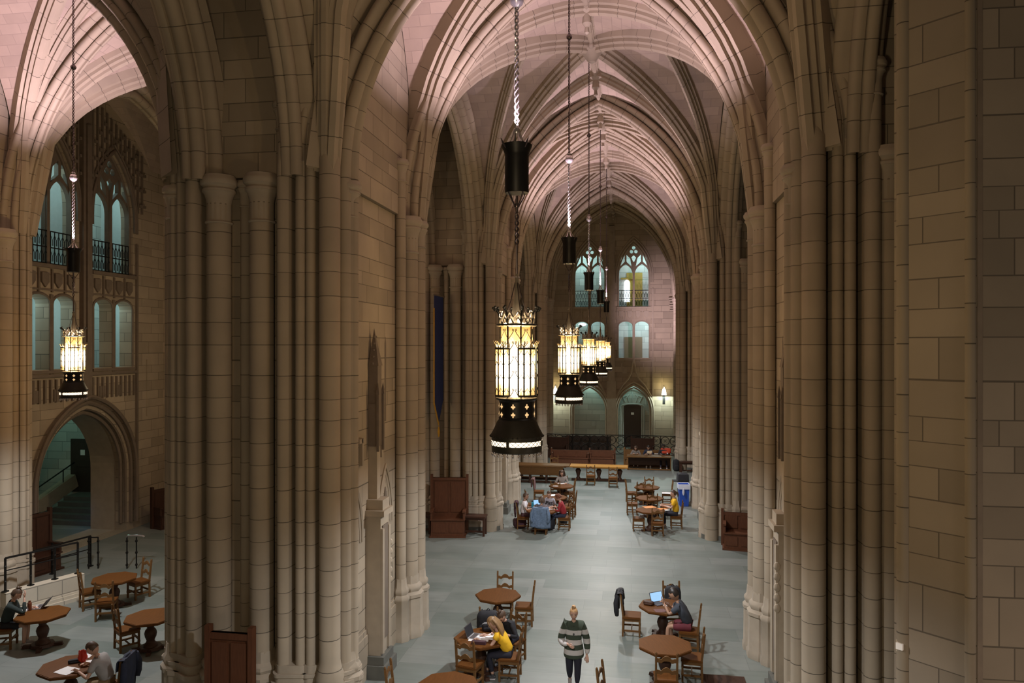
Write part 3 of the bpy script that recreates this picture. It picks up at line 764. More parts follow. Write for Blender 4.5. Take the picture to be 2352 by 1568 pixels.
# -------- niches and carved canopy on the nave faces of the first piers
def nave_niche(X, mir, par, y0):
    """mir=+1: face looks toward +x"""
    fr = FR((X, y0, 0), (0, mir, 0), (0, 0, 1)) if mir > 0 else FR((X, y0, 0), (0, -1, 0), (0, 0, 1))
    s = 1 if mir > 0 else -1
    ni = MB(); dk = MB()
    for u in (-.98, .95):
        for k in range(4):
            ni.tube([(s * u + p[0], p[1], .03 - .02 * k) for p in parch(0, .46 - .09 * k, 2.9, 3.0, 4.25 - .16 * k, 8)], .035, 5, M=fr)
        dk.plate([parch(s * u, .16, 2.95, 3.0, 3.75, 8)], .02, fr, 0, .02)  # flat dark plates here and below paint shade in niche and slits
        dk.box((s * u * 1.03, 6.1, .0), (.09, 1.75, .03), M=fr); dk.plate([[(s * u * 1.03 - .045, 6.97), (s * u * 1.03 + .045, 6.97), (s * u * 1.03, 7.12)]], .03, fr)
        ni.box((s * u * .62, 4.75, .05), (.10, .55, .07), M=fr).box((s * u * .62 - .1, 4.98, .05), (.2, .09, .07), M=fr)
    # buttress with stone canopy and spire
    ni.box((0, 1.75, .16), (.5, 3.3, .34), 0, M=fr)
    dk.box((0, 1.95, .345), (.34, 2.4, .02), M=fr)  # dark plate paints the shade of the buttress recess
    ni.tube([(-.2, .5, .35), (-.2, 3.1, .35)], .05, 6, M=fr); ni.tube([(.2, .5, .35), (.2, 3.1, .35)], .05, 6, M=fr)
    for k in range(5): ni.ball((.26, 1.9 + .2 * k, .36), (.06, .09, .06), 6, 5, M=fr)
    ni.box((0, 3.42, .2), (.6, .12, .44), 0, M=fr); ni.box((0, 3.58, .18), (.42, .22, .36), 0, M=fr)
    ni.box((0, 4.3, .1), (.2, 1.3, .2), 0, M=fr)
    dk.box((0, 5.25, .12), (.28, .9, .2), 0, M=fr)
    for q in (-.16, .16): dk.box((q, 5.3, .24), (.05, 1.2, .05), 0, M=fr).add([(q - .04, 5.9, .2), (q + .04, 5.9, .2), (q + .04, 5.9, .28), (q - .04, 5.9, .28), (q, 6.15, .24)], [(0, 1, 4), (1, 2, 4), (2, 3, 4), (3, 0, 4)], 0, M=fr)
    dk.box((0, 6.1, .12), (.24, .8, .2), 0, M=fr)
    dk.add([(-.13, 6.5, .02), (.13, 6.5, .02), (.13, 6.5, .24), (-.13, 6.5, .24), (0, 7.3, .1)], [(0, 1, 4), (1, 2, 4), (2, 3, 4), (3, 0, 4)], 0, M=fr)
    for k in range(5):
        z = 6.55 + .14 * k; q = .14 * (1 - k / 6)
        for e in (-1, 1): dk.ball((e * q, z, .12), .03, 5, 4, M=fr)
    bs = MB().box((0, .14, .2), (.74, .28, .56), M=fr).box((0, .36, .18), (.64, .18, .48), M=fr)
    ni.build('niche', M['plain'], par, smooth=35); dk.build('canopy', M['dark_shade_stone'], par); bs.build('plinth', M['base_stone'], par)
def att(par, X, mir, y0):
    n = empty('niche_frame'); n.parent = par; n.location = -par.location
    nave_niche(X, mir, n, y0)
att(bpy.data.objects['pillar_left'], NX0 - .11, 1, 15.05)
att(bpy.data.objects['pillar_right'], NX1 + .11, -1, 15.05)
att(bpy.data.objects['pillar_back_left'], NX0 - .11, 1, 30.4)
att(bpy.data.objects['pillar_back_right'], NX1 + .11, -1, 30.4)
# ================================================================ lanterns
def make_lantern():
    """origin on the axis at the foot of the pendants (z about 5.7 in the hall)"""
    L = empty('hanging_lantern')
    # flared skirt, lit band and pendant drops
    sk = MB().lathe([(.205, .385), (.225, .36), (.255, .29), (.295, .215), (.30, .20), (.285, .195)], 24)
    for k in range(36):
        a = 2 * pi * k / 36; sk.ball((.298 * cos(a), .298 * sin(a), .20), .012, 5, 4)
    sk.build('skirt', M['bronze'], L, smooth=40)
    MB().lathe([(.283, .195), (.285, .165), (.285, .085), (.283, .03), (.27, .02), (.27, .19)], 24).build('skirt_rim', M['bronze'], L, smooth=40)
    bd = MB().lathe([(.2875, .10), (.2875, .152)], 24); bd.f = bd.f[:24]; bd.m = bd.m[:24]
    b = bd.build('lit_band', M['band'], L, smooth=40)
    lt = MB()
    for k in range(30):
        a0, a1 = 2 * pi * k / 30, 2 * pi * (k + 1) / 30
        for p, q in ((a0, a1), (a1, a0)): lt.bar((.29 * cos(p), .29 * sin(p), .10), (.29 * cos(q), .29 * sin(q), .152), .004, .004)
    for k in range(4):
        a = pi / 4 + k * pi / 2 - .78 - .2; lt.box((.29 * cos(a), .29 * sin(a), .126), (.02, .03, .06), rz=a)
    lt.build('lattice', M['bronze'], b)
    for k in range(28):
        a = 2 * pi * k / 28; MB().ball((.278 * cos(a), .278 * sin(a), .0), (.011, .011, .026), 6, 5).build('pendant_drop', M['bright'], L, smooth=60)
    MB().lathe([(0, .03), (.20, .035), (.26, .06)], 20).build('bottom_pan', M['bronze'], L, smooth=40)
    # pierced collar
    MB().lathe([(.205, .385), (.21, .40), (.20, .41), (.20, .585), (.21, .60), (.235, .61), (.235, .625), (.19, .63)], 16).build('collar', M['iron'], L, smooth=30)
    for k in range(8):
        fl = MB(); a = 2 * pi * k / 8 - .05; u = Vector((-sin(a), cos(a), 0)); o = Vector((.203 * cos(a), .203 * sin(a), 0))
        for z, s in ((.535, 1), (.445, -1)):
            pts = [(0, -.032 * s), (.012, -.012 * s), (.026, -.006 * s), (.02, .012 * s), (.007, .006 * s), (.008, .024 * s), (0, .034 * s), (-.008, .024 * s), (-.007, .006 * s), (-.02, .012 * s), (-.026, -.006 * s), (-.012, -.012 * s)]
            vs = [o + u * x + Vector((0, 0, z + y)) for x, y in pts]
            MB().add([o + Vector((0, 0, z))] + vs, [(0, 1 + i, 1 + (i + 1) % 12) for i in range(12)]).build('fleur_cutout', M['fleur'], L)
    # glazed drum of twelve panes, and four shallow side bays
    R = .185
    gm = MB()
    for k in range(8):
        a0, a1 = 2 * pi * (k - .5) / 8, 2 * pi * (k + .5) / 8
        p = (R * cos(a0), R * sin(a0)); q = (R * cos(a1), R * sin(a1))
        pm = MB().add([(p[0], p[1], .625), (q[0], q[1], .625), (q[0], q[1], 1.43), (p[0], p[1], 1.43)], [(0, 1, 2, 3)])
        pm.build('glass_pane', M['glass'], L)
    ir = MB()
    for k in range(8):
        a = 2 * pi * (k + .5) / 8; x, y = R * cos(a), R * sin(a)
        ir.box((x * 1.02, y * 1.02, 1.03), (.016, .016, .82), rz=a)
        a0, a1 = a, a + 2 * pi / 8
        for z in (.66, .86, 1.02, 1.18, 1.32):
            mx, my = (cos(a0) + cos(a1)) / 2 * R, (sin(a0) + sin(a1)) / 2 * R
            for e in (a0, a1):
                ex, ey = cos(e) * R, sin(e) * R; kx, ky = (ex - mx), (ey - my)
                c = [(1, 0), (.72, .05), (.35, .10), (.14, .14), (.16, .168), (.30, .172), (.34, .15), (.24, .14)]
                ir.tube([((mx + kx * t) * 1.015, (my + ky * t) * 1.015, z - .05 + h * .75) for t, h in c], .0042, 4)
    ir.lathe([(.195, .622), (.205, .63), (.195, .64)], 16)
    ir.lathe([(.20, 1.425), (.235, 1.435), (.235, 1.45), (.20, 1.46)], 16)
    ir.build('glazing_bars', M['bronze'], L, smooth=40)
    for k in range(4):
        a = 2 * pi * k / 4 + pi / 4 + .0
        ca, sa = cos(a), sin(a)
        Mx = Matrix.Rotation(a, 4, 'Z')
        pts = [(.185, -.115), (.235, -.075), (.25, 0), (.235, .075), (.185, .115)]
        bay = MB()
        for i in range(4):
            (x0, y0), (x1, y1) = pts[i], pts[i + 1]
            bay.add([(x0, y0, .665), (x1, y1, .665), (x1, y1, 1.17), (x0, y0, 1.17)], [(0, 1, 2, 3)], M=Mx)
        by = bay.build('side_bay', M['glass'], L)
        fr = MB()
        for x, y in pts: fr.box((x * 1.01, y * 1.01, .92), (.013, .013, .53), M=Mx)
        for z in (.655, 1.18):
            for i in range(4): fr.bar((*pts[i], z), (*pts[i + 1], z), .018, .022, M=Mx)
        for i in range(4):
            (x0, y0), (x1, y1) = pts[i], pts[i + 1]; mx, my = (x0 + x1) / 2, (y0 + y1) / 2
            for z in (.72, .87, 1.02, 1.13):
                fr.tube([(x0 * 1.01, y0 * 1.01, z - .03), (mx * 1.02, my * 1.02, z + .02), (x1 * 1.01, y1 * 1.01, z - .03)], .004, 4, M=Mx)
        fr.build('bay_frame', M['bronze'], by)
        cw = MB()
        for i in range(5):
            x, y = pts[i]
            cw.tube([(x, y, 1.19), (x * 1.02, y * 1.02, 1.22), (x * 1.1 + .006, y * 1.1, 1.265)], [.006, .008, .003], 5, M=Mx)
            if i < 4:
                x1, y1 = pts[i + 1]; cw.tube([(x, y, 1.19), ((x + x1) / 2, (y + y1) / 2, 1.235), (x1, y1, 1.19)], .006, 5, M=Mx)
        cw.build('bay_cresting', M['crown'], by)
    # crown
    cr = MB()
    for k in range(8):
        cd = MB()
        a = 2 * pi * (k + .5) / 8; ca, sa = cos(a), sin(a)
        P = lambda r, z: (r * ca, r * sa, z)
        cd.tube([P(.195, 1.45), P(.20, 1.53), P(.215, 1.58), P(.25, 1.625), P(.265, 1.645)], [.012, .011, .01, .012, .006], 5)
        for dx, dz in ((.25, 1.645), (.272, 1.632), (.256, 1.612)): cd.ball(P(dx, dz), .016, 6, 5)
        cd.build('crown_spike', M['bronze'], L, smooth=50)
        for zz, r in ((1.46, .2), (1.525, .205)):
            for h in (-1, 1):
                a1 = a + h * pi / 16; a2 = a + h * pi / 8
                pts = [(r * cos(a + (a2 - a) * t), r * sin(a + (a2 - a) * t), zz + .06 * sin(pi * min(1, t * 1.15))) for t in (0, .2, .4, .6, .8, 1)]
                cr.tube(pts, .009, 5)
        cr.tube([P(.20, 1.47), P(.17, 1.60), P(.20, 1.60)], .008, 4)
    cr.lathe([(.20, 1.455), (.205, 1.46), (.19, 1.465)], 16)
    cr.build('crown_leaves', M['crown'], L, smooth=50)
    sp = MB().lathe([(.115, 1.46), (.075, 1.54), (.055, 1.60), (.030, 1.76), (.022, 1.90), (.016, 2.02)], 8)
    sp.build('spire', M['crown'], L, smooth=30)
    st = MB()
    for k in range(4):
        a = 2 * pi * k / 4 + .5; st.tube([(.16 * cos(a), .16 * sin(a), 1.47), (.07 * cos(a), .07 * sin(a), 1.72), (.02 * cos(a), .02 * sin(a), 1.92)], .006, 5)
    st.bar((-.035, 0, 1.985), (.035, 0, 1.985), .014, .014).bar((0, -.035, 1.985), (0, .035, 1.985), .014, .014)
    st.build('stay_rods', M['chain'], L, smooth=40)
    return L
def twist(mb, z0, z1, r=.017, pitch=.14, t=.0105):
    n = max(6, int((z1 - z0) / pitch * 8))
    for ph in (0, pi):
        mb.tube([(r * cos(ph + 2 * pi * (z0 + (z1 - z0) * i / n) / pitch), r * sin(ph + 2 * pi * (z0 + (z1 - z0) * i / n) / pitch), z0 + (z1 - z0) * i / n) for i in range(n + 1)], t, 5)
def hang(L):
    c0 = MB(); c0.tube([(0, 0, 2.0), (0, 0, 2.35)], .012, 6); twist(c0, 2.35, 2.72); c0.tube([(0, 0, 2.72), (0, 0, 2.9)], .015, 6)
    c0.build('lower_chain', M['chain'], L, smooth=50)
    cn = MB().lathe([(.0, 2.93), (.132, 2.93), (.136, 2.94), (.136, 3.35), (.14, 3.38), (.172, 3.455), (.175, 3.47), (.16, 3.47), (.13, 3.38), (.12, 3.2)], 20)
    can = cn.build('uplight_can', M['iron'], L, smooth=40)
    for k in range(4):
        br = MB(); a = pi / 4 + k * pi / 2; ca, sa = cos(a), sin(a)
        br.tube([(.12 * ca, .12 * sa, 2.94), (.09 * ca, .09 * sa, 2.88), (.03 * ca, .03 * sa, 2.79)], .007, 5)
        br.tube([(.15 * ca, .15 * sa, 3.42), (.19 * ca, .19 * sa, 3.47), (.22 * ca, .22 * sa, 3.52)], [.008, .012, .003], 5)
        br.build('can_bracket', M['chain'], can, smooth=50)
    MB().lathe([(.03, 2.77), (.035, 2.79), (.03, 2.81)], 8).build('can_collar', M['chain'], can, smooth=50)
    ct = MB()
    for k in range(6):
        a = k * pi / 3; ca, sa = cos(a), sin(a)
        ct.tube([(.12 * ca, .12 * sa, 3.45), (.065 * ca, .065 * sa, 3.52), (.035 * ca, .035 * sa, 3.60), (.03 * ca, .03 * sa, 3.65)], [.012, .012, .01, .006], 5)
    ct.lathe([(.03, 3.6), (.04, 3.62), (.03, 3.66)], 8); ct.build('can_crest', M['bright'], can, smooth=50)
    c1 = MB(); twist(c1, 3.62, 5.02, .019, .15, .0115)
    c1.build('upper_chain', M['bright'], L, smooth=50)
    MB().lathe([(.02, 5.0), (.035, 5.03), (.07, 5.06), (.083, 5.11), (.07, 5.17), (.03, 5.2), (.05, 5.22), (.02, 5.25)], 14).build('ball_joint', M['bright'], L, smooth=60)
    c2 = MB(); twist(c2, 5.22, 10.35, .015, .15, .010); c2.build('long_chain', M['chain'], L, smooth=50)
    for z in (7.6,): MB().lathe([(.02, z), (.06, z + .04), (.065, z + .08), (.02, z + .14)], 12).build('chain_knop', M['chain'], L, smooth=60)
LAN = [(LC + .005, 8.25, 700, 1), (LC, 15.45, 3000, 1), (LC, 22.75, 420, 1), (LC + .05, 30.0, 3000, 1.15), (LC + .05, 37.4, 1500, 1.3), (-12.75, 15.3, 3700, .95)]
LL = ['largest gothic lantern, closest to the camera, with every chain link visible', 'second lantern along the nave, hanging just right of the largest one',
      'third lantern along the nave, between the second and the bright far cluster', 'fourth lantern down the nave, overlapping the third', 'last and smallest lantern down the nave',
      'lantern hanging alone in the side hall before the left end wall']
lan0 = make_lantern(); hang(lan0)
for i, (x, y, u, s) in enumerate(LAN):
    o = lan0 if i == 0 else copy_tree(lan0)
    o.location = (x, y, 5.70); tag(o, LL[i], 'lantern', 'gothic hanging lanterns')
# ================================================================ furniture
def rail_wave(u0, u1, z, h, amp):
    n = 16; top = []; bot = []
    for i in range(n + 1):
        t = i / n; x = u0 + (u1 - u0) * t; b = amp * (max(0, cos((t - .5) * 2 * pi * 1.0)) ** 1.2) - amp * .35 * (1 if .12 < t < .3 or .7 < t < .88 else 0) * sin(pi * ((t - .12) / .18 if t < .5 else (t - .7) / .18))
        top.append((x, z + h + b)); bot.append((x, z + b * .8 - (0.012 if .4 < t < .6 else 0)))
    return top + bot[::-1]
def make_chair():
    """sitter looks along +y"""
    c = empty('side_chair'); m = M['oak']
    MB().box((0, 0, .445), (.45, .44, .035)).box((0, .0, .467), (.43, .41, .012)).build('seat', M['oak_top'], c)
    for s in (-1, 1):
        MB().box((s * .195, .19, .22), (.042, .042, .43)).box((s * .195, .19, .17), (.05, .05, .05)).build('leg', m, c)
        lg = MB(); lg.bar((s * .2, -.205, 0), (s * .2, -.195, .45), .042, .045).bar((s * .2, -.195, .44), (s * .2, -.255, .985), .04, .042)
        lg.ball((s * .2, -.258, 1.0), (.024, .024, .032), 6, 5); lg.build('leg', m, c)
    MB().box((0, .195, .395), (.37, .02, .07)).box((0, -.19, .395), (.37, .02, .07)).box((-.195, 0, .395), (.02, .37, .07)).box((.195, 0, .395), (.02, .37, .07)).build('apron', m, c)
    MB().box((-.197, 0, .14), (.025, .38, .04)).box((.197, 0, .14), (.025, .38, .04)).box((0, .19, .22), (.37, .022, .05)).box((0, -.2, .2), (.37, .022, .045)).box((0, .0, .14), (.37, .025, .03)).build('stretcher', m, c)
    for z, y in ((.83, -.242), (.60, -.216)):
        MB().plate([rail_wave(-.19, .19, z, .075, .05)], .022, FR((0, y, 0), (1, 0, 0), (0, 0, 1))).build('back_rail', m, c)
    return c
TAB = {}
def make_table():
    t = empty('octagonal_table'); R = .57
    oc = [(R * cos(pi / 4 * k), R * sin(pi / 4 * k)) for k in range(8)]
    oc2 = [(x * .97, y * .97) for x, y in oc]
    MB().prism(oc2, .70, .725).prism(oc, .725, .755).prism(oc2, .755, .762).build('table_top', M['oak_top'], t)
    MB().lathe([(.16, .09), (.15, .13), (.10, .17), (.085, .22), (.12, .30), (.135, .38), (.115, .45), (.075, .50), (.085, .54), (.14, .60), (.19, .64), (.22, .70)], 12).build('pedestal', M['oak_dark'], t, smooth=40)
    oc3 = [(.27 * cos(pi / 4 * k + pi / 8), .27 * sin(pi / 4 * k + pi / 8)) for k in range(8)]
    MB().prism(oc3, .03, .09, scale_top=.9).build('base', M['oak_dark'], t)
    for k in range(4):
        a = pi / 2 * k + pi / 8
        MB().box((.30 * cos(a), .30 * sin(a), .035), (.22, .1, .07), rz=a, taper=.85).build('foot', M['oak_dark'], t)
    return t
chair0 = make_chair(); chair_used = [False]
table0 = make_table(); table_used = [False]
def put(proto, used, loc, rz, label, cat, group):
    o = proto if not used[0] else copy_tree(proto); used[0] = True
    o.location = loc; o.rotation_euler = (0, 0, rz); return tag(o, label, cat, group)
def face(a, b): return atan2(-(b[0] - a[0]), b[1] - a[1])
def chair(px, py, look, label, group='wooden side chairs', z=.46, xy=None):
    """px,py: pixel of the seat centre; look: point faced (x,y) or angle in degrees"""
    p = at_z(px, py, z) if xy is None else Vector((*xy, 0)); p.z = 0
    rz = radians(look) if isinstance(look, (int, float)) else face(p, look)
    return put(chair0, chair_used, p, rz, label, 'chair', group)
def table(key, px, py, rot, label):
    p = at_z(px, py, .755); p.z = 0; TAB[key] = p
    return put(table0, table_used, p, radians(rot), label, 'table', 'octagonal study tables')
LEFT, RIGHT, AWAY, TOWARD = 90, -90, 0, 180      # facing directions of a sitter
table('t1', 1144, 1366, 4, 'empty octagonal oak table behind the girl in yellow')
table('t2', 1104, 1464, 10, 'octagonal oak table spread with papers and an open laptop')
table('t4', 1522, 1391, 8, 'dark octagonal table with the man in a slate t-shirt and lit laptop')
table('t5', 1527, 1480, 22, 'empty octagonal table in front of the man with the laptop')
table('t6', 1030, 1572, 2, 'octagonal table cut by the bottom edge, below the papers table')
table('t7', 1552, 1606, 12, 'octagonal table whose far rim just shows at the bottom edge')
table('l1', 98, 1409, 6, 'octagonal table in the side hall with a laptop and brown tumbler')
table('l2', 162, 1528, 3, 'octagonal table in the side hall with loose papers and a red snack bag')
table('l3', 263, 1327, 10, 'octagonal table in the side hall beside the iron handrails')
table('l4', 346, 1415, 5, 'octagonal table in the side hall half hidden by the great pier')
table('m1', 1243, 1172, 12, 'octagonal table crowded by four students, denim jacket in front')
table('m2', 1272, 1141, 5, 'octagonal table with a glossy white glare behind the crowded one')
table('m3', 1290, 1115, 8, 'octagonal table where the long-haired reader sits')
table('r1', 1486, 1118, 12, 'farthest of three octagonal tables near the blue bin')
table('r2', 1492, 1143, 0, 'middle of three octagonal tables near the blue bin')
table('r3', 1494, 1171, 14, 'closest of three octagonal tables, with the woman in mustard yellow')
T = TAB
def off(k, dx, dy): return (T[k].x + dx, T[k].y + dy)
chair(1158, 1368, TOWARD + 3, 'chair facing the camera behind the empty table')
chair(1204, 1389, LEFT + 4, 'side-on chair right of the empty table')
chair(1080, 1522, AWAY - 14, 'chair pushed in on the near side of the papers table')
chair(1171, 1506, LEFT + 2, 'chair the girl in yellow sits on')
chair(0, 0, TOWARD + 10, 'chair holding the black backpack behind the papers table', xy=off('t2', .0, .86))
chair(0, 0, TOWARD - 25, 'chair of the dark-haired student half hidden by the girl in yellow', xy=off('t2', .56, .74))
chair(922, 1592, RIGHT + 4, 'chair at the bottom edge left of the cut-off table')
chair(1408, 1598, RIGHT - 12, 'chair whose back tip shows at the bottom edge right of the walking woman')
chair(1451, 1411, RIGHT - 2, 'pale chair with a black jacket hung over its back')
chair(1583, 1446, LEFT - 8, 'chair of the man in the slate t-shirt')
chair(0, 0, TOWARD + 6, 'chair with a black bag, beyond the man with the laptop', xy=off('t4', .28, .84))
chair(0, 0, AWAY + 2, 'chair back in front of the empty right-hand table', xy=off('t5', -.02, -.82))
chair(1589, 1507, LEFT - 4, 'pale-backed chair right of the empty right-hand table')
chair(318, 1333, 155, 'chair at the far right side of the handrail table')
chair(207, 1355, -40, 'chair left of the handrail table, side-on')
chair(245, 1378, 24, 'chair with its back to us at the handrail table')
chair(292, 1442, -36, 'chair in front of the great pier facing the half hidden table')
chair(0, 0, LEFT + 20, 'chair mostly hidden by the great pier', xy=off('l4', .85, .25))
chair(10, 1440, -66, 'chair under the woman in the dark sweater')
chair(258, 1572, LEFT + 12, 'chair under the man in grey, draped with a navy coat')
chair(-26, 1600, -60, 'chair at the lower left corner of the picture')
chair(1296, 1187, LEFT, 'chair of the student in the red sweater')
chair(1202, 1185, RIGHT + 4, 'chair of the student in the white polo')
chair(1243, 1196, AWAY, 'chair wrapped in the denim jacket')
chair(0, 0, TOWARD - 6, 'chair of the student in the lettered grey t-shirt', xy=off('m1', .22, .86))
chair(1221, 1157, RIGHT + 14, 'tilted chair between the white polo and the dark coat')
chair(1310, 1159, LEFT, 'chair right of the glare table, nearer one')
chair(1308, 1129, LEFT - 3, 'chair right of the reader table, farther one')
chair(1238, 1127, RIGHT + 2, 'chair hung with a plum coat left of the reader')
chair(1277, 1131, AWAY, 'chair in front of the long-haired reader')
chair(0, 0, TOWARD, 'chair of the long-haired reader', xy=off('m3', -.05, .82))
chair(0, 0, LEFT + 30, 'chair between the glare table and the red sweater', xy=off('m2', .55, -.5))
chair(1495, 1118, TOWARD, 'chair at the far side of the farthest right-hand table', xy=off('r1', .12, .8), )
chair(1450, 1130, RIGHT + 6, 'chair left of the farthest right-hand table')
chair(1452, 1155, RIGHT + 2, 'chair with a paper tag left of the middle right-hand table')
chair(1532, 1132, LEFT, 'chair with a white paper on its seat, far one')
chair(1529, 1159, LEFT, 'chair with a white paper on its seat, near one')
chair(1488, 1134, AWAY, 'chair between the farthest and middle right-hand tables')
chair(1498, 1162, AWAY, 'chair between the middle and closest right-hand tables')
chair(1466, 1132, AWAY + 30, 'chair glimpsed left between the right-hand tables')
chair(1467, 1189, RIGHT + 2, 'chair at the near left of the closest right-hand table')
chair(1510, 1199, AWAY, 'chair with its back to us before the mustard-yellow woman')
chair(1553, 1184, LEFT, 'chair of the woman in mustard yellow')
chair(0, 0, AWAY, 'left chair in front of the golden long table', xy=(on_y(1357, 1, 37.1).x, 37.2))
chair(0, 0, AWAY, 'right chair in front of the golden long table', xy=(on_y(1408, 1, 36.7).x, 36.8))
chair(0, 0, TOWARD, 'chair behind the left long table', xy=(on_y(1272, 1, 39.6).x, 39.6))
# long trestle tables
def long_table(x0, x1, Y, label, m, dark=False):
    t = empty('long_table', ((x0 + x1) / 2, Y, 0)); w = x1 - x0
    MB().box((0, 0, .745), (w, .85, .06)).box((0, 0, .69), (w - .3, .6, .05)).build('table_top', m, t)
    for q in (-.36, 0, .36):
        MB().lathe([(.13, .08), (.11, .12), (.07, .2), (.10, .34), (.15, .5), (.12, .56), (.08, .6), (.15, .66), (.15, .69)], 10, (q * w, 0, 0)).build('leg', M['oak_dark'], t, smooth=40)
    MB().box((0, 0, .05), (w * .95, .18, .1)).build('foot_rail', M['oak_dark'], t)
    return tag(t, label, 'table')
lx = [on_y(p, 1, 38.4).x for p in (1180, 1309, 1442)]
long_table(lx[0], lx[1] - .02, 38.4, 'long oak trestle table behind the panelled bench', M['oak'])
long_table(lx[1] + .02, lx[2], 38.4, 'long golden oak trestle table with two chairs before it', M['oak_gold'])
def settle(name, x, y, rz, w, hb, hs, label, m, arms=True, panels=2, d=.6):
    s = empty(name, (x, y, 0), rz)
    MB().box((0, .0, hs / 2), (w, d, hs), taper=.97).box((0, .02, hs + .015), (w + .04, d + .04, .04)).box((0, .03, .03), (w + .1, d + .1, .06)).build('seat_box', m, s)
    bk = MB().box((0, -d / 2 + .04, hb / 2), (w + .1, .07, hb)).box((0, -d / 2 + .05, hb - .05), (w + .16, .11, .1))
    for e in (-1, 1): bk.box((e * (w / 2 + .05), -d / 2 + .05, hb / 2 + .06), (.09, .13, hb + .12))
    bk.build('backrest', m, s)
    pw = w / panels
    for k in range(panels):
        cx = -w / 2 + pw * (k + .5)
        MB().box((cx, d / 2 - .0, hs * .55), (pw * .78, .03, hs * .55)).build('panel', m, s); MB().box((cx, -d / 2 + .085, (hb + hs) / 2), (pw * .8, .03, (hb - hs) * .78)).build('panel', m, s)
    if arms:
        for e in (-1, 1):
            MB().box((e * (w / 2 - .02), 0, hs + .14), (.07, d, .28)).box((e * (w / 2 - .02), .02, hs + .30), (.11, d + .04, .05)).build('armrest', m, s)
    return tag(s, label, 'bench')
settle('wooden_settle', -6.62, 26.45, radians(188), 1.22, 2.05, .62, 'tall carved settle against the second left pier, under the blue banner', M['oak_red'], d=.75)
settle('wooden_settle', -6.83, 11.58, pi, .70, 1.97, .55, 'dark red settle back against the great twin-shafted pier', M['oak_red'], d=.6)
settle('wooden_settle', 3.65, 26.3, pi - .12, 1.0, 1.15, .55, 'low oak settle half hidden behind the right pier', M['oak_red'], d=.7)
settle('wooden_settle', -17.9, 20.1, radians(-100), .95, 1.75, .5, 'dark tall settle at the left edge before the stair arch', M['oak_dark'], d=.6)
settle('wooden_settle', -17.6, 25.9, radians(-112), .8, 1.45, .5, 'small dark settle beside the right jamb of the stair arch', M['oak_dark'], d=.5)
pb_ = empty('panelled_bench', ((lx[0] + lx[1]) / 2 - .05, 37.4, 0))
for k in (-1, 0, 1):
    MB().box((k * .85, -.16, .31), (.62, .03, .03)).box((k * .85, -.19, .64), (.845, .03, .36)).build('back_panel', M['oak'], pb_)
MB().box((0, .02, .43), (2.65, .42, .05)).build('seat', M['oak'], pb_)
MB().box((0, -.2, .84), (2.65, .06, .06)).box((0, -.2, .46), (2.65, .05, .05)).build('back_rail', M['oak'], pb_)
for k in (-1.2, -.42, .42, 1.2):
    MB().box((k, 0, .21), (.09, .36, .42)).build('leg', M['oak_dark'], pb_)
MB().box((0, 0, .05), (2.7, .12, .08)).build('floor_rail', M['oak_dark'], pb_)
tag(pb_, 'panelled open-legged bench with its back to us before the long table', 'bench')
for x0, x1, Y, lb in ((1268, 1352, 43.0, 'long high-backed oak bench behind the tables, left one'), (1356, 1410, 43.2, 'high-backed oak bench behind the tables, right one')):
    a, b = on_y(x0, 1, Y).x, on_y(x1, 1, Y).x
    settle('high_bench', (a + b) / 2, Y, pi, b - a, .88, .45, lb, M['oak_red'], arms=True, panels=3, d=.55)
for x0, x1, Y, hb, lb in ((1258, 1303, 46.2, 1.22, 'dark carved seat before the railing, left of the door'), (1452, 1500, 46.2, 1.25, 'dark carved seat before the railing, in front of the door')):
    a, b = on_y(x0, 1, Y).x, on_y(x1, 1, Y).x
    settle('carved_seat', (a + b) / 2, Y, pi, b - a, hb, .5, lb, M['oak_dark'], panels=2, d=.6)
def stool(x, y, rz, w, h, d, label):
    s = empty('small_bench', (x, y, 0), rz)
    MB().box((0, 0, h - .03), (w, d, .06)).box((0, 0, h - .1), (w - .1, d - .1, .09)).build('seat', M['oak_dark'], s)
    for a in (-1, 1):
        for b in (-1, 1): MB().box((a * (w / 2 - .06), b * (d / 2 - .06), h / 2 - .03), (.07, .07, h - .06)).build('leg', M['oak_dark'], s)
    MB().box((0, 0, .12), (w - .12, .06, .06)).build('stretcher', M['oak_dark'], s)
    return tag(s, label, 'bench')
stool(-5.72, 26.62, 0, .95, .72, .5, 'low dark side table right of the tall banner settle')
stool(-7.75, 26.62, 0, .95, .72, .5, 'low dark side table left of the tall banner settle')
stool(on_y(1584, 1, 41.6).x, 41.6, .1, 1.1, .62, .5, 'dark bench against the far right pier')
# desk with three people by the railing
fx0, fx1 = on_y(1440, 1, 42.3).x, on_y(1542, 1, 42.3).x
dk = empty('study_desk', ((fx0 + fx1) / 2, 42.3, 0)); w = fx1 - fx0
MB().box((0, 0, .75), (w, .8, .06)).build('table_top', M['oak'], dk)
for a in (-1, 1):
    for b in (-1, 1): MB().box((a * (w / 2 - .05), b * .34, .36), (.05, .05, .72)).build('leg', M['oak'], dk)
MB().box((0, .3, .45), (w - .12, .03, .5)).build('modesty_panel', M['oak_dark'], dk)
MB().box((0, -.34, .07), (w - .1, .05, .07)).build('stretcher', M['oak'], dk)
tag(dk, 'long dark desk with a red bag where three people sit', 'table')
settle('desk_bench', (fx0 + fx1) / 2 - .1, 43.3, pi, w, .95, .45, 'oak bench behind the desk with the red bag', M['oak'], arms=False, panels=4, d=.45)
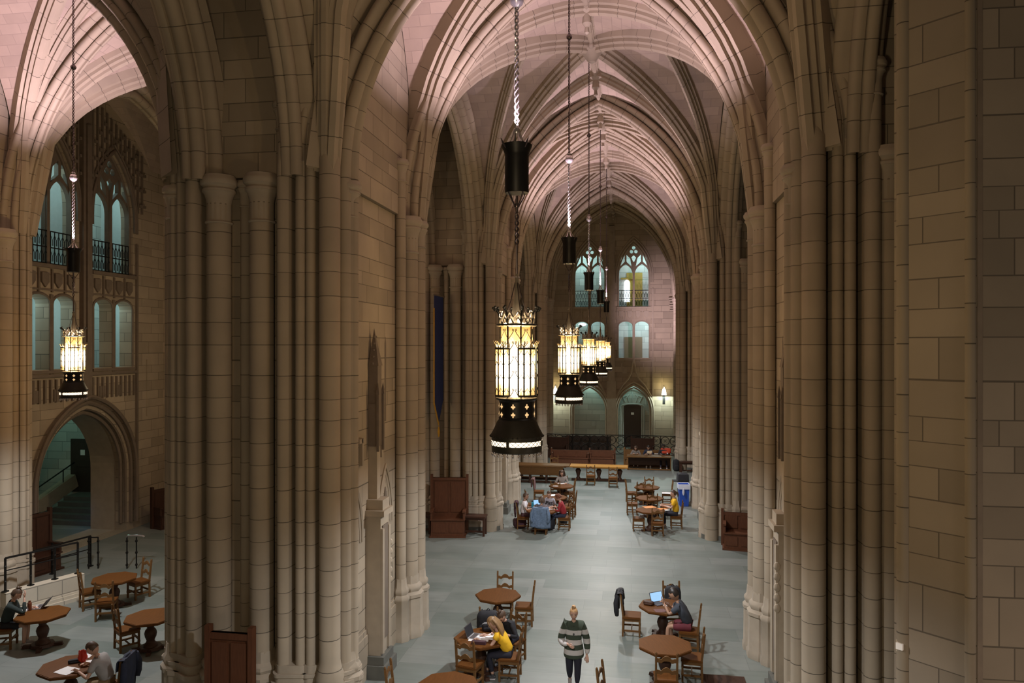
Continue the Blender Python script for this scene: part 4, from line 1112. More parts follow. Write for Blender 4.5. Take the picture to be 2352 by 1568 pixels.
# iron railing across the far end
rx0, rx1 = on_y(1236, 1, 47.0).x, on_y(1559, 1, 47.0).x
ra = empty('iron_railing', ((rx0 + rx1) / 2, 47.0, 0)); w = rx1 - rx0
MB().box((0, 0, 1.34), (w, .06, .05)).box((0, 0, .16), (w, .04, .04)).build('top_rail', M['iron'], ra)
npost = 9
for k in range(npost): MB().box((-w / 2 + w * k / (npost - 1), 0, .68), (.05, .05, 1.34)).build('post', M['iron'], ra)
for k in range((npost - 1) * 2):
    cx = -w / 2 + w * (k + .5) / ((npost - 1) * 2)
    mb = MB()
    for cz in (1.03, .47):
        r = .25
        mb.tube([(cx + r * cos(2 * pi * i / 16), 0, cz + r * sin(2 * pi * i / 16)) for i in range(16)], .022, 5, closed=True)
        for a in range(4): mb.bar((cx, 0, cz), (cx + .12 * cos(pi / 4 + a * pi / 2), 0, cz + .12 * sin(pi / 4 + a * pi / 2)), .022, .022)
    mb.build('scroll_panel', M['iron'], ra)
tag(ra, 'black iron railing of scrolled circles across the far end', 'railing')
bk = on_y(1345, 1, 48.4)
MB().box((0, 0, .55), (3.2, .25, 1.1)).build('dark_screen', M['door'], None, loc=(bk.x + .05, 48.4, 0))
tag(bpy.data.objects['dark_screen'], 'low dark green panel behind the left half of the railing', 'panel')
# banner
bn = empty('hanging_banner', (-7.02, 26.55, 0))
fr = FR((0, 0, 0), (0, 1, 0), (0, 0, 1))
MB().plate([[(-.62, 8.75), (.62, 8.75), (.62, 4.9), (0, 4.1), (-.62, 4.9)]], .02, fr).build('cloth', M['banner'], bn)
MB().plate([[(-.70, 8.3), (-.62, 8.3), (-.62, 4.88), (0, 4.08), (0, 3.98), (-.70, 4.84)]], .03, fr).build('fringe', M['gold'], bn)
MB().tube([(0, -.8, 8.78), (0, .85, 8.78)], .025, 6).build('pole', M['crown'], bn)
MB().lathe([(0, 3.55), (.03, 3.6), (.05, 3.75), (.02, 3.95)], 8).build('tassel', M['gold'], bn, smooth=40)
tag(bn, 'narrow blue banner with gold fringe on the second left pier', 'banner')
# bins
bx = at_z(1578, 1158, 0); bx = Vector((on_y(1578, 1, 31.2).x, 31.2, 0))
def bin_(name, loc, label, m, h, lid, rz=.1):
    b = empty(name, loc, rz)
    MB().lathe([(.0, .0), (.24, .0), (.26, .02), (.31, h - .04), (.33, h), (.29, h), (.25, .1)], 4, a0=pi / 4).build('bin_body', m, b)
    if lid: MB().lathe([(.335, h), (.345, h + .02), (.32, h + .3), (.05, h + .36), (0, h + .36)], 4, a0=pi / 4).box((-.3, -.02, h + .0), (.3, .4, .03)).build('bin_lid', M['black'], b)
    else: MB().lathe([(.345, h - .2), (.35, h - .1), (.34, h + .02), (.30, h - .02), (.29, h - .08)], 4, a0=pi / 4).ball((-.05, -.27, h - .3), (.05, .03, .16), 6, 5).build('bin_liner', M['bag_pl'], b)
    return tag(b, label, 'bin')
bp = at_z(1570, 1161, 0)
bin_('recycling_bin', bp, 'bright blue recycling bin with a pale liner', M['blue_pl'], .95, False)
bin_('waste_bin', bp + Vector((.02, .8, 0)), 'black lidded bin behind the blue recycling bin', M['black'], .95, True)
# parapet and iron rails of the side stair
pa, pb = Vector((-15.0, 18.3, 0)), Vector((-15.75, 16.5, 0)); dv = (pb - pa).normalized(); nv = Vector((-dv.y, dv.x, 0))
def along(t, off=0, z=0): return pa + dv * t + nv * off + Vector((0, 0, z))
Lp = (pb - pa).length
pw = MB().bar(along(0, 0, .33), along(Lp, 0, .33), .3, .66).bar(along(-.04, .0, .05), along(Lp, 0, .05), .56, .10).bar(along(-.02, 0, .14), along(Lp, 0, .14), .44, .09).bar(along(-.01, 0, .2), along(Lp, 0, .2), .36, .06)
o = pw.build('stair_parapet', M['white_stone']); tag(o, 'low pale stone parapet of the side stair', 'low wall')
def rail(name, pts, zt, zb, label, mid=None, base=None):
    r = empty(name)
    MB().tube([p + Vector((0, 0, zt)) for p in (pts[0], pts[-1])], .028, 6).build('top_rail', M['iron'], r)
    if mid: MB().tube([p + Vector((0, 0, mid)) for p in (pts[0], pts[-1])], .016, 5).build('middle_rail', M['iron'], r)
    for k, p in enumerate(pts):
        b = MB().box((p.x, p.y, (zb + zt) / 2), (.04, .04, zt - zb)).box((p.x, p.y, zb + .015), (.12, .12, .03))
        for z in (.3, .75): b.ball((p.x, p.y, zb + (zt - zb) * z), .035, 6, 5)
        b.build('post', M['iron'], r)
    return tag(r, label, 'handrail')
rail('iron_handrail', [along(t) for t in (.1, .7, 1.3, 1.9)], 1.52, .66, 'black iron rail standing on the pale parapet', mid=1.2)
q = [at_z(-30, 1372, 0), at_z(30, 1345, 0), at_z(120, 1318, 0), at_z(208, 1300, 0)]
rail('iron_handrail', q, .95, 0, 'long iron rail behind the parapet ending by the handrail table', mid=.55)
def newel(px, py, label, hook):
    r = empty('rail_post_pair', at_z(px, py, 0))
    for dx, dy in ((-.14, 0), (.14, .06)):
        b = MB().tube([(dx, dy, 0), (dx, dy, .98)], .022, 6)
        for z in (.12, .5, .86): b.ball((dx, dy, z), .045, 6, 5)
        b.build('post', M['iron'], r)
    if hook: MB().tube([(-.16, 0, .97), (-.1, .0, 1.03), (.15, .05, 1.04), (.34, .08, 1.02), (.40, .08, .99)], .024, 6).build('handrail', M['bright'], r, smooth=50)
    else: MB().tube([(-.14, 0, .97), (.14, .06, .97)], .018, 6).build('handrail', M['iron'], r)
    tag(r, label, 'handrail')
newel(213, 1306, 'pair of knobbed iron posts left of the handrail table', False)
newel(301, 1306, 'pair of knobbed iron posts with a bright hooked rail', True)
# floor grate
gp = at_z(1662, 1566, 0)
gr = MB().box((0, 0, .006), (.9, .6, .012))
for k in range(16): gr.box((-.4 + k * .053, 0, .014), (.02, .52, .01))
o = gr.build('floor_grate', M['oak_dark'], loc=gp); tag(o, 'dark slotted floor grate at the bottom right', 'grate')
# small white wall device on the near right pier
wd = MB().box((0, 0, 0), (.16, .10, .13)).box((-.09, 0, .01), (.05, .07, .07), 1)
o = wd.build('wall_sensor', [M['plain'], M['paper']], loc=(2.93, 8.62, 3.66)); o.rotation_euler = (0, 0, .78); tag(o, 'small white device fixed on the near right pier', 'sensor')
# ================================================================ people
def skin_arrays(nodes, edges, sub=1, root=0):
    me = bpy.data.meshes.new('tmp'); me.from_pydata([tuple(n[0]) for n in nodes], edges, [])
    ob = bpy.data.objects.new('tmp', me); COL.objects.link(ob)
    sk = ob.modifiers.new('s', 'SKIN'); sk.use_smooth_shade = True
    sv = me.skin_vertices[0].data
    for i, n in enumerate(nodes):
        r = n[1]; sv[i].radius = (r, r) if not isinstance(r, tuple) else r; sv[i].use_root = (i == root)
    ss = ob.modifiers.new('u', 'SUBSURF'); ss.levels = sub; ss.render_levels = sub
    dg = bpy.context.evaluated_depsgraph_get(); m2 = bpy.data.meshes.new_from_object(ob.evaluated_get(dg))
    out = [v.co.copy() for v in m2.vertices], [tuple(p.vertices) for p in m2.polygons]
    bpy.data.objects.remove(ob); bpy.data.meshes.remove(me); bpy.data.meshes.remove(m2)
    return out
def head_pt(p):
    """unit sphere point -> head surface, face toward +y"""
    x, y, z = p
    X, Y, Z = x * .080, y * .099, z * .118
    if z < 0: X *= 1 - .32 * (-z) ** 1.3 * (1 if y > -.3 else .6); Y *= 1 - .12 * (-z)
    if y > 0 and z < -.2: Y += .012 * (-z)                      # jaw
    if y > .82 and -.32 < z < .06 and abs(x) < .3: Y += .022 * (1 - abs(x) / .3) * (1 - abs(z + .16) / .2 if abs(z + .16) < .2 else 0)
    if y > .6 and .0 < z < .22 and .15 < abs(x) < .6: Y -= .006
    return Vector((X, Y, Z))
def sphere(nu, nv):
    b = MB().ball((0, 0, 0), 1, nu, nv); return b.v, b.f
def add_head(mb, c, R, full=True):
    v, f = sphere(22, 18)
    Mx = Matrix.Translation(c) @ R.to_4x4() @ Matrix.Scale(1.08, 4)
    mb.add([head_pt(p) for p in v], f, 0, M=Mx)
    for s in (-1, 1):
        mb.ball((s * .030, .083, .012), (.013, .008, .008), 8, 6, 1, M=Mx)
        mb.tube([(s * .014, .090, .030), (s * .032, .088, .035), (s * .05, .078, .028)], .0045, 4, 1, M=Mx)
        mb.ball((s * .073, -.005, -.005), (.010, .020, .032), 8, 6, 0, M=Mx)
    mb.add([head_pt(p) * 1 for p in ()], [], 0)
    mb.ball((0, .099, -.022), (.013, .016, .014), 8, 6, 0, M=Mx)
    mb.ball((0, .088, -.060), (.022, .010, .008), 8, 6, 2, M=Mx)
def add_hand(mb, w, d, up, L=.175, curl=.5, side=1):
    """w wrist, d finger direction, up back of the hand"""
    d = Vector(d).normalized(); up = Vector(up); up = (up - d * up.dot(d)).normalized(); a = d.cross(up) * side
    w = Vector(w)
    mb.tube([w - d * .02, w + d * .02, w + d * .055, w + d * .088], [.024, .030, .037, .032], 8, 0, flat=.55)
    for k, (o, l) in enumerate(((-.026, .068), (-.009, .078), (.009, .073), (.026, .058))):
        p = w + d * .082 + a * o; pts = [p]; ang = 0
        for j in range(3):
            ang += curl * (.55 if j else .3); p = p + (d * cos(ang) - up * sin(ang)) * (l / 3); pts.append(p)
        mb.tube(pts, [.0095, .009, .0082, .006], 6, 0)
    p = w + d * .03 - a * .026
    mb.tube([p, p - a * .022 + d * .02 - up * .008, p - a * .026 + d * .046 - up * .018, p - a * .018 + d * .066 - up * .026], [.013, .0115, .010, .007], 6, 0)
def add_hair(mb, c, R, style):
    Mx = Matrix.Translation(c) @ R.to_4x4() @ Matrix.Scale(1.08, 4)
    v, f = sphere(20, 16)
    keep = lambda p: p.z > .42 or (p.y < .30 and p.z > -.42) or (p.y < .62 and p.z > .22)
    vs = []
    for p in v:
        q = head_pt(p); k = 1.07 + .03 * sin(9 * p.x + 5 * p.z) * (1 if p.y < .2 else .3)
        vs.append(q * (k if style != 'tight' else 1.035) + Vector((0, -.006, .006)))
    fs = [fc for fc in f if all(keep(v[i]) for i in fc)]
    mb.add(vs, fs, 0, M=Mx)
    if style in ('bun', 'tight'):
        mb.ball((0, -.015 if style == 'tight' else -.045, .135), (.042, .042, .034), 10, 7, M=Mx); mb.ball((.012, 0, .165), (.022, .02, .016), 8, 5, M=Mx)
    if style == 'pony': mb.tube([(0, -.09, .03), (0, -.135, .01), (.01, -.14, -.06), (.0, -.12, -.15)], [.03, .032, .028, .010], 8, M=Mx)
    if style == 'long':
        for s in range(-4, 5):
            x = s * .020
            mb.tube([(x, -.045 - .045 * cos(s / 4), .07), (x * 1.25, -.085 * cos(s / 6) - .022, -.03), (x * 1.45, -.075 * cos(s / 6) - .03, -.14), (x * 1.5, -.05, -.25 - .02 * (s % 2)), (x * 1.3, -.03, -.31 - .025 * (s % 3))], [.024, .028, .028, .024, .006], 7, M=Mx)
        for s in (-1, 1): mb.tube([(s * .055, .045, .08), (s * .082, .05, .0), (s * .085, .055, -.11), (s * .08, .055, -.22), (s * .075, .05, -.28)], [.015, .020, .022, .018, .005], 7, M=Mx)
    if style == 'bob':
        for s in range(-5, 6):
            a = s * .42; mb.tube([(.078 * sin(a), -.085 * cos(a), .04), (.092 * sin(a), -.1 * cos(a), -.04), (.085 * sin(a), -.09 * cos(a), -.12)], [.024, .027, .012], 7, M=Mx)
    if style == 'curly':
        for k in range(46):
            t = k * 2.4; z = -.2 + 1.15 * (k / 46); r = sqrt(max(0, 1 - min(1, z * z)))
            p = Vector((r * cos(t), r * sin(t) - .1, z))
            if p.y > .45 and p.z < .5: continue
            q = head_pt(p.normalized()); mb.ball(q * 1.08, .027, 6, 5, M=Mx)
def rotx(a): return Matrix.Rotation(a, 3, 'X')
def make_person(loc, rz, label, pose, top, bottom, skin='skin', hair='hair_br', style='short', sleeve=.55, shorts=False, shoe='shoe_b', lean=.3, nod=.5, turn=0.0,
                hands=None, elbows=None, feet=None, knees=None, group=None, hide_legs=False, sc=1.0, legw=1.0, extra=None, shortm=None, tint=None):
    """seated or standing figure; local +y is where it looks"""
    ro = empty('person', loc, rz); ro.scale = (sc, sc, sc); tag(ro, label, 'person', group)
    V = Vector
    sit = pose == 'sit'
    pz = .545 if sit else .90
    dirn = V((0, sin(lean), cos(lean)))
    pel = V((0, 0, pz)); mid = pel + dirn * .17; che = pel + dirn * .36; nb = pel + dirn * .50
    nd = V((0, sin(lean * .6 + nod * .45), cos(lean * .6 + nod * .45)))
    hc = nb + nd * .185 + V((0, .01, 0))
    sh = [pel + dirn * .455 + V((s * .165, 0, 0)) for s in (-1, 1)]
    hd = hands or [(-.14, .42, .80), (.14, .42, .80)]
    hd = [V(h) for h in hd]
    el = []
    for k, s in ((0, -1), (1, 1)):
        if elbows: el.append(V(elbows[k])); continue
        a, b = sh[k], hd[k]; m = (a + b) / 2; dd = (b - a).length; L = .29
        h = sqrt(max(.0009, L * L - min(L * L, dd * dd / 4)))
        out = V((s * .55, -.35, -.75)); ax = (b - a).normalized(); out = (out - ax * out.dot(ax)).normalized(); el.append(m + out * h)
    hip = [V((s * .085, .0, pz - .03)) for s in (-1, 1)]
    if sit:
        kn = [V(k) for k in (knees or [(-.11, .43, .50), (.11, .43, .50)])]
        an = [V(k) for k in (feet or [(-.11, .40, .085), (.11, .42, .085)])]
    else:
        kn = [V(k) for k in (knees or [(-.09, .03, .50), (.09, .06, .50)])]
        an = [V(k) for k in (feet or [(-.085, -.06, .10), (.085, .12, .085)])]
    thick = .072
    # body: one skin
    nodes = [(pel, (.092, .075)), (mid, (.085, .068)), (che, (.09, .07)), (nb, .050), (nb + nd * .09, .048)]
    edges = [(0, 1), (1, 2), (2, 3), (3, 4)]
    for k in (0, 1):
        b = len(nodes); hv = (hd[k] - el[k]).normalized()
        nodes += [(sh[k], .040), ((sh[k] + el[k]) / 2, .040), (el[k], .037), ((el[k] + hd[k]) / 2, .033), (hd[k] - hv * .005, .024)]
        edges += [(2, b), (b, b + 1), (b + 1, b + 2), (b + 2, b + 3), (b + 3, b + 4)]
    for k in (0, 1):
        b = len(nodes)
        nodes += [(hip[k], .068), ((hip[k] + kn[k]) / 2, .062 * legw), (kn[k], .052), ((kn[k] * .6 + an[k] * .4), .050), (an[k], .034)]
        edges += [(0, b), (b, b + 1), (b + 1, b + 2), (b + 2, b + 3), (b + 3, b + 4)]
    bm = MB(); v, f = skin_arrays(nodes, edges); bm.add(v, f, 0)
    R = Matrix.Rotation(turn, 3, 'Z') @ rotx(-(nod + lean * .4))
    add_head(bm, hc, R)
    for k in (0, 1):
        hv = (hd[k] - el[k]).normalized()
        if sit: add_hand(bm, hd[k], (hv + V((0, .3, -.1 if hd[k].z < .95 else .4))).normalized(), (0, 0, 1) if hd[k].z < .95 else (0, 1, 0), curl=.45, side=(1 if k else -1))
        else: add_hand(bm, hd[k], hv, (0, 1, 0) if k == 0 else (1, 0, 0), curl=.7, side=(1 if k else -1))
    bm.build('body', [M[skin], M['eye'], M['lip']], ro, smooth=60)
    # top
    g = .016
    tn = [(pel + dirn * (-.02), (.160, .142)), (mid, (.150, .132)), (che, (.162, .135)), (pel + dirn * .485, (.088, .08))]
    te = [(0, 1), (1, 2), (2, 3)]
    for k in (0, 1):
        b = len(tn); e = sleeve
        tn.append((sh[k], .080)); te.append((2, b))
        if e <= 1.0:
            tn += [(sh[k] + (el[k] - sh[k]) * e * .6, .070), (sh[k] + (el[k] - sh[k]) * e, .066)]; te += [(b, b + 1), (b + 1, b + 2)]
        else:
            tn += [((sh[k] + el[k]) / 2, .060), (el[k], .052), (el[k] + (hd[k] - el[k]) * (e - 1.0), .040)]; te += [(b, b + 1), (b + 1, b + 2), (b + 2, b + 3)]
    tm = MB(); v, f = skin_arrays(tn, te); tm.add(v, f)
    tm.build('sweater' if sleeve > 1 else 'shirt', M[top], ro, smooth=60)
    # bottoms
    if not hide_legs:
        pn = [(pel + dirn * .03, (.145, .13)), (pel - V((0, 0, .03)), (.145, .13))]; pe = [(0, 1)]
        for k in (0, 1):
            b = len(pn); pn.append((hip[k] + V((0, .02, 0)), .112 * legw)); pe.append((1, b))
            if shorts: pn += [((hip[k] + kn[k]) / 2, .100), (hip[k] + (kn[k] - hip[k]) * .82, .090)]; pe += [(b, b + 1), (b + 1, b + 2)]
            else: pn += [((hip[k] + kn[k]) / 2, .092 * legw), (kn[k], .070 * legw), (kn[k] * .5 + an[k] * .5, .062 * legw), (an[k] + (kn[k] - an[k]) * .12, .044)]; pe += [(b, b + 1), (b + 1, b + 2), (b + 2, b + 3), (b + 3, b + 4)]
        pm = MB(); v, f = skin_arrays(pn, pe, root=1); pm.add(v, f); pm.build('shorts' if shorts else 'trousers', M[bottom], ro, smooth=60)
        for k in (0, 1):
            sm = MB(); A = an[k]; fd = V((0, 1, 0)) if (A - kn[k]).y > -.3 else V((0, .9, -.1))
            fz = max(.0, A.z - .085)
            sm.tube([A + V((0, -.055, -.035)), A + V((0, -.02, -.035)), A + V((0, .05, -.045)), A + V((0, .11, -.056)), A + V((0, .165, -.060))], [.028, .040, .040, .036, .018], 9, flat=.95)
            sm.box((A.x, A.y + .05, A.z - .078), (.068, .205, .014), 1)
            sm.tube([A + V((0, 0, .02)), A + V((0, 0, -.03))], [.044, .042], 9)
            sm.build('shoe', [M[shoe], M['shoe_w']], ro, smooth=50)
    hm = MB(); add_hair(hm, hc, R, style); hm.build('hair', M[hair], ro, smooth=60)
    if extra: extra(ro, hc, R, che, dirn)
    return ro
def seat_of(label):
    for o in COL.objects:
        if o.get('label') == label: return o
def sitter(chair_label, label, back=.0, **kw):
    c = seat_of(chair_label); rz = c.rotation_euler.z
    loc = c.location + Vector((-sin(rz), cos(rz), 0)) * back
    return make_person(loc, rz, label, 'sit', **kw)
# --- walking woman
wp = at_z(1318, 1577, 0)
def pendant(ro, hc, R, che, dirn):
    n = MB().lathe([(.068, 0), (.085, -.02), (.082, -.035), (.062, -.01)], 14, (0, .012, 1.345)); n.build('neckband', M['green_s'], ro, smooth=40)
    pass
    MB().ball((.0, .13, 1.165), (.02, .01, .026), 6, 5).build('motif', M['shoe_b'], ro)
wk = make_person(wp, pi + .06, 'woman with a top knot walking toward the camera in a striped sweater', 'stand', 'green_s', 'leg_dark', hair='hair_bl', style='tight', sleeve=1.0, lean=.03, nod=.28, shoe='shoe_g',
                 hands=[(-.275, .06, .70), (.10, .20, .965)], elbows=[(-.245, -.06, .98), (.265, -.03, .985)], feet=[(-.07, .16, .085), (.085, -.10, .12)], knees=[(-.085, .09, .50), (.09, .04, .49)], extra=pendant, sc=.955, legw=1.22)
# loose striped knit over the torso and both arms
for ch in list(wk.children):
    if ch.name.startswith('shirt') or ch.name.startswith('sweater'): bpy.data.objects.remove(ch)
V = Vector
tn = [(V((0, 0, .615)), (.235, .20)), (V((0, 0, .70)), (.24, .205)), (V((0, 0, .92)), (.21, .165)), (V((0, .0, 1.14)), (.185, .14)), (V((0, 0, 1.30)), (.175, .13)), (V((0, .0, 1.345)), (.11, .10)),
      (V((-.165, 0, 1.335)), .10), (V((-.25, -.03, 1.10)), .085), (V((-.275, -.06, .97)), .085), (V((-.285, .0, .84)), .07), (V((-.28, .05, .73)), .045),
      (V((.165, 0, 1.335)), .10), (V((.25, -.02, 1.10)), .085), (V((.28, -.02, .98)), .088), (V((.21, .10, .945)), .075), (V((.135, .18, .955)), .05)]
v, f = skin_arrays(tn, [(0, 1), (1, 2), (2, 3), (3, 4), (4, 5), (4, 6), (6, 7), (7, 8), (8, 9), (9, 10), (4, 11), (11, 12), (12, 13), (13, 14), (14, 15)], 2, 3)
MB().add(v, f).build('sweater', M['stripe'], wk, smooth=60)
# --- front tables
sitter('chair the girl in yellow sits on', 'girl in a yellow top with long light brown hair writing at the papers table', top='yellow', bottom='leg_dark', hair='hair_lt', style='long', lean=.55, nod=.45, hands=[(-.10, .62, .79), (.20, .52, .79)], sleeve=.35, feet=[(-.12, .34, .1), (.08, .48, .085)])
sitter('chair of the dark-haired student half hidden by the girl in yellow', 'student with dark hair bent over the papers table, half hidden behind the girl in yellow', top='black', bottom='leg_dark', hair='hair_br', style='bun', lean=.6, nod=.7, sleeve=1.7, hands=[(-.2, .55, .79), (.1, .58, .79)])
sitter('chair of the man in the slate t-shirt', 'man in a slate t-shirt and maroon shorts holding a phone before a laptop', top='slate_t', bottom='shorts_red', skin='skin_tan', hair='hair_bk', style='short', lean=.48, nod=.35, shorts=True, hands=[(-.06, .52, .96), (.07, .50, .93)], elbows=[(-.20, .40, .78), (.22, .38, .78)], sleeve=.75, shoe='shoe_w', feet=[(-.16, .45, .085), (.14, .36, .1)], sc=1.07)
sitter('chair under the woman in the dark sweater', 'woman in a dark green sweater and shorts reading with a hand to her forehead', top='green_s', bottom='black', hair='hair_br', style='bun', lean=.3, nod=.45, sleeve=1.75, shorts=True, shoe='shoe_g', hands=[(.05, .40, 1.13), (-.22, .46, .80)][::-1], elbows=[(-.27, .18, .76), (.2, .45, .80)], feet=[(-.12, .40, .085), (.14, .42, .085)], back=.02)
ml = seat_of('chair under the man in grey, draped with a navy coat')
sitter('chair under the man in grey, draped with a navy coat', 'man in a grey t-shirt and khaki trousers leaning over loose papers', top='grey_t', bottom='khaki', hair='hair_br', style='short', lean=.42, nod=.65, sleeve=.7, hands=[(-.16, .50, .80), (.17, .46, .80)], back=.06, shoe='shoe_b')
# --- middle group
sitter('chair of the student in the white polo', 'student in a white polo shirt sitting side-on at the crowded table', top='white_t', bottom='maroon', skin='skin_tan', hair='hair_br', style='short', lean=.1, nod=.3, sleeve=.7, hands=[(-.15, .42, .80), (.16, .40, .80)])
def lettering(ro, hc, R, che, dirn):
    cu = bpy.data.curves.new('lettering', 'FONT'); cu.body = 'Pitt'; cu.size = .19; cu.align_x = 'CENTER'; cu.extrude = .002; cu.offset = .004; cu.shear = .15
    o = bpy.data.objects.new('tmp', cu); COL.objects.link(o)
    me = bpy.data.meshes.new_from_object(o.evaluated_get(bpy.context.evaluated_depsgraph_get())); bpy.data.objects.remove(o)
    me.materials.clear(); me.materials.append(M['black'])
    t = bpy.data.objects.new('lettering', me); COL.objects.link(t); t.parent = ro
    for v_ in me.vertices:                     # wrap round the chest
        x, y = v_.co.x, v_.co.y
        v_.co = Vector((-x, .128 - x * x * 1.5 + v_.co.z, y))
    p = che - dirn * .02 + Vector((0, .006, -.05)); t.location = p
    t.rotation_euler = (0, 0, 0)
sitter('chair of the student in the lettered grey t-shirt', 'student in a grey t-shirt with dark lettering facing the camera', top='pitt', bottom='navy', hair='hair_br', style='short', lean=.06, nod=.45, sleeve=.8, hands=[(-.13, .40, .80), (.12, .42, .80)], extra=lettering)
sitter('chair of the student in the red sweater', 'student in a dark red sweater with auburn hair leaning on the crowded table', top='red_s', bottom='navy', hair='hair_red', style='curly', lean=.3, nod=.4, sleeve=1.6, hands=[(-.15, .44, .80), (.16, .42, .80)])
sitter('chair wrapped in the denim jacket', 'student in a patterned blouse with back turned, on the denim-draped chair', top='pattern', bottom='leg_dark', hair='hair_br', style='bob', skin='skin_tan', lean=.18, nod=.4, sleeve=.5, hands=[(-.2, .46, .80), (.2, .46, .80)])
sitter('chair of the long-haired reader', 'long-haired reader in a grey cardigan facing the camera over open pages', top='cardigan', bottom='leg_dark', hair='hair_br', style='long', lean=.22, nod=.5, sleeve=1.8, hands=[(-.2, .48, .80), (.2, .48, .80)])
sitter('chair of the woman in mustard yellow', 'woman in a mustard yellow t-shirt and dark trousers facing left', top='yellow', bottom='leg_dark', hair='hair_br', style='pony', lean=.12, nod=.15, sleeve=.7, hands=[(-.12, .44, .80), (.13, .44, .80)], shoe='shoe_g', sc=1.06)
# --- three at the desk by the railing
for px, lb, kw in ((1460, 'person bent low over white papers at the left of the desk', dict(top='cardigan', bottom='leg_dark', hair='hair_br', style='bob', lean=.55, nod=.5, sleeve=1.7)),
                   (1489, 'person in a dark top at the middle of the desk', dict(top='navy', bottom='leg_dark', hair='hair_bk', style='short', lean=.4, nod=.6, sleeve=1.7, shoe='shoe_w')),
                   (1523, 'person with dark curly hair behind the red bag', dict(top='black', bottom='leg_dark', hair='hair_bk', style='curly', skin='skin_dark', lean=.15, nod=.2, sleeve=1.7, shoe='shoe_w', feet=[(-.17, .95, .085), (.17, .95, .085)], knees=[(-.15, .45, .52), (.15, .45, .52)]))):
    make_person((on_y(px, 1, 43.2).x, 43.15, 0), pi, lb, 'sit', **kw)
# ================================================================ things on tables, chairs and floor
def on_tab(px, py, z=.762): return at_z(px, py, z)
def sheet(name, px, py, w, d, rz, label, m='paper', t=.004, z=.764, group=None):
    mb = MB(); n = 4
    vs = []; fs = []
    for i in range(n + 1):
        for j in range(n + 1):
            vs.append(((i / n - .5) * w, (j / n - .5) * d, t + .004 * sin(i * 1.7 + j)))
    for i in range(n):
        for j in range(n): a = i * (n + 1) + j; fs.append((a, a + n + 1, a + n + 2, a + 1))
    mb.add(vs, fs); mb.box((0, 0, t / 2 - .001), (w * .99, d * .99, t))
    o = mb.build(name, M[m], loc=on_tab(px, py, z)); o.rotation_euler = (0, 0, rz)
    return tag(o, label, 'paper', group)
sheet('paper_sheet', 1100, 1466, .42, .30, .1, 'thick white sheets in front of the laptop keys')
sheet('paper_sheet', 1119, 1462, .36, .26, -.1, 'open white pages in the middle of the papers table', z=.774)
sheet('paper_sheet', 1131, 1460, .24, .30, -.5, 'white page under the hand of the girl in yellow', z=.778)
sheet('paper_sheet', 50, 1402, .30, .24, .1, 'white page read by the woman in the dark sweater')
sheet('paper_sheet', 154, 1540, .34, .30, -.2, 'blank white sheet at the near rim of the snack table')
sheet('paper_sheet', 198, 1506, .2, .2, .3, 'small white paper behind the red snack bag')
sheet('paper_sheet', 211, 1520, .24, .22, .5, 'white paper under the arm of the man in grey')
sheet('paper_sheet', 1283, 1110, .36, .26, 0, 'open white pages before the long-haired reader')
sheet('paper_sheet', 1296, 1110, .26, .2, .2, 'second white page beside the reader', z=.77)
sheet('paper_sheet', 1276, 1116, .22, .16, .1, 'crumpled white napkin at the near side of the reader table', z=.77)
sheet('paper_sheet', 1229, 1163, .24, .2, .2, 'white notes beside the teal bottle')
sheet('paper_sheet', 1266, 1169, .28, .2, .1, 'white notes before the red sweater')
sheet('paper_sheet', 1269, 1137, .34, .34, .4, 'white patch standing for the glare on the middle left table')  # flat white sheet added as the highlight on the table top
sheet('paper_sheet', 1491, 1164, .46, .34, .5, 'orange printed pages on the closest right-hand table', 'orange_p')
sheet('paper_sheet', 1522, 1168, .34, .28, .4, 'second orange printed page beside the mustard-yellow woman', 'orange_p')
sheet('paper_sheet', 1531, 1171, .14, .12, .0, 'small white note under her hands', z=.77)
sheet('paper_sheet', 1531, 1132, .40, .36, 0, 'white paper lying on the far right-hand chair seat', z=.476)
sheet('paper_sheet', 1528, 1160, .40, .36, 0, 'white paper lying on the near right-hand chair seat', z=.476)
sheet('paper_sheet', 1458, 1041, .40, .30, 0, 'white papers at the left of the long desk', z=.785)
sheet('paper_sheet', 1512, 1042, .44, .28, 0, 'white papers left of the red bag', z=.785)
def laptop(px, py, rz, label, lit, m='alu', ang=1.9, w=.33, d=.23, z=.764):
    L = empty('laptop', on_tab(px, py, z), rz)
    MB().box((0, 0, .008), (w, d, .016)).build('keyboard_base', M[m], L)
    MB().box((0, .03, .017), (w * .86, d * .45, .004)).build('keys', M['kbd'], L); MB().box((0, -.07, .017), (w * .34, d * .26, .003)).build('touchpad', M['kbd' if m == 'kbd' else 'paper'], L)
    Mx = Matrix.Translation((0, d / 2, .014)) @ Matrix.Rotation(ang - pi / 2, 4, 'X').inverted()
    sc = MB().box((0, 0, d / 2), (w, .01, d), M=Mx).build('lid', M['kbd'], L)
    MB().box((0, -.006, d / 2), (w * .92, .003, d * .88), M=Mx).build('screen', M['screen' if lit else 'black'], sc)
    return tag(L, label, 'laptop')
laptop(1092, 1462, radians(78), 'open silver laptop with a dark screen at the left of the papers', False)
laptop(1517, 1386, radians(35), 'laptop with a glowing pale blue screen', True, 'kbd', ang=2.0, w=.36)
laptop(88, 1394, radians(-72), 'thin silver laptop seen edge-on beside the tumbler', False, ang=2.2)
laptop(1236, 1161, radians(30), 'small laptop with a bright blue corner at the crowded table', True, 'kbd', w=.28, d=.2)
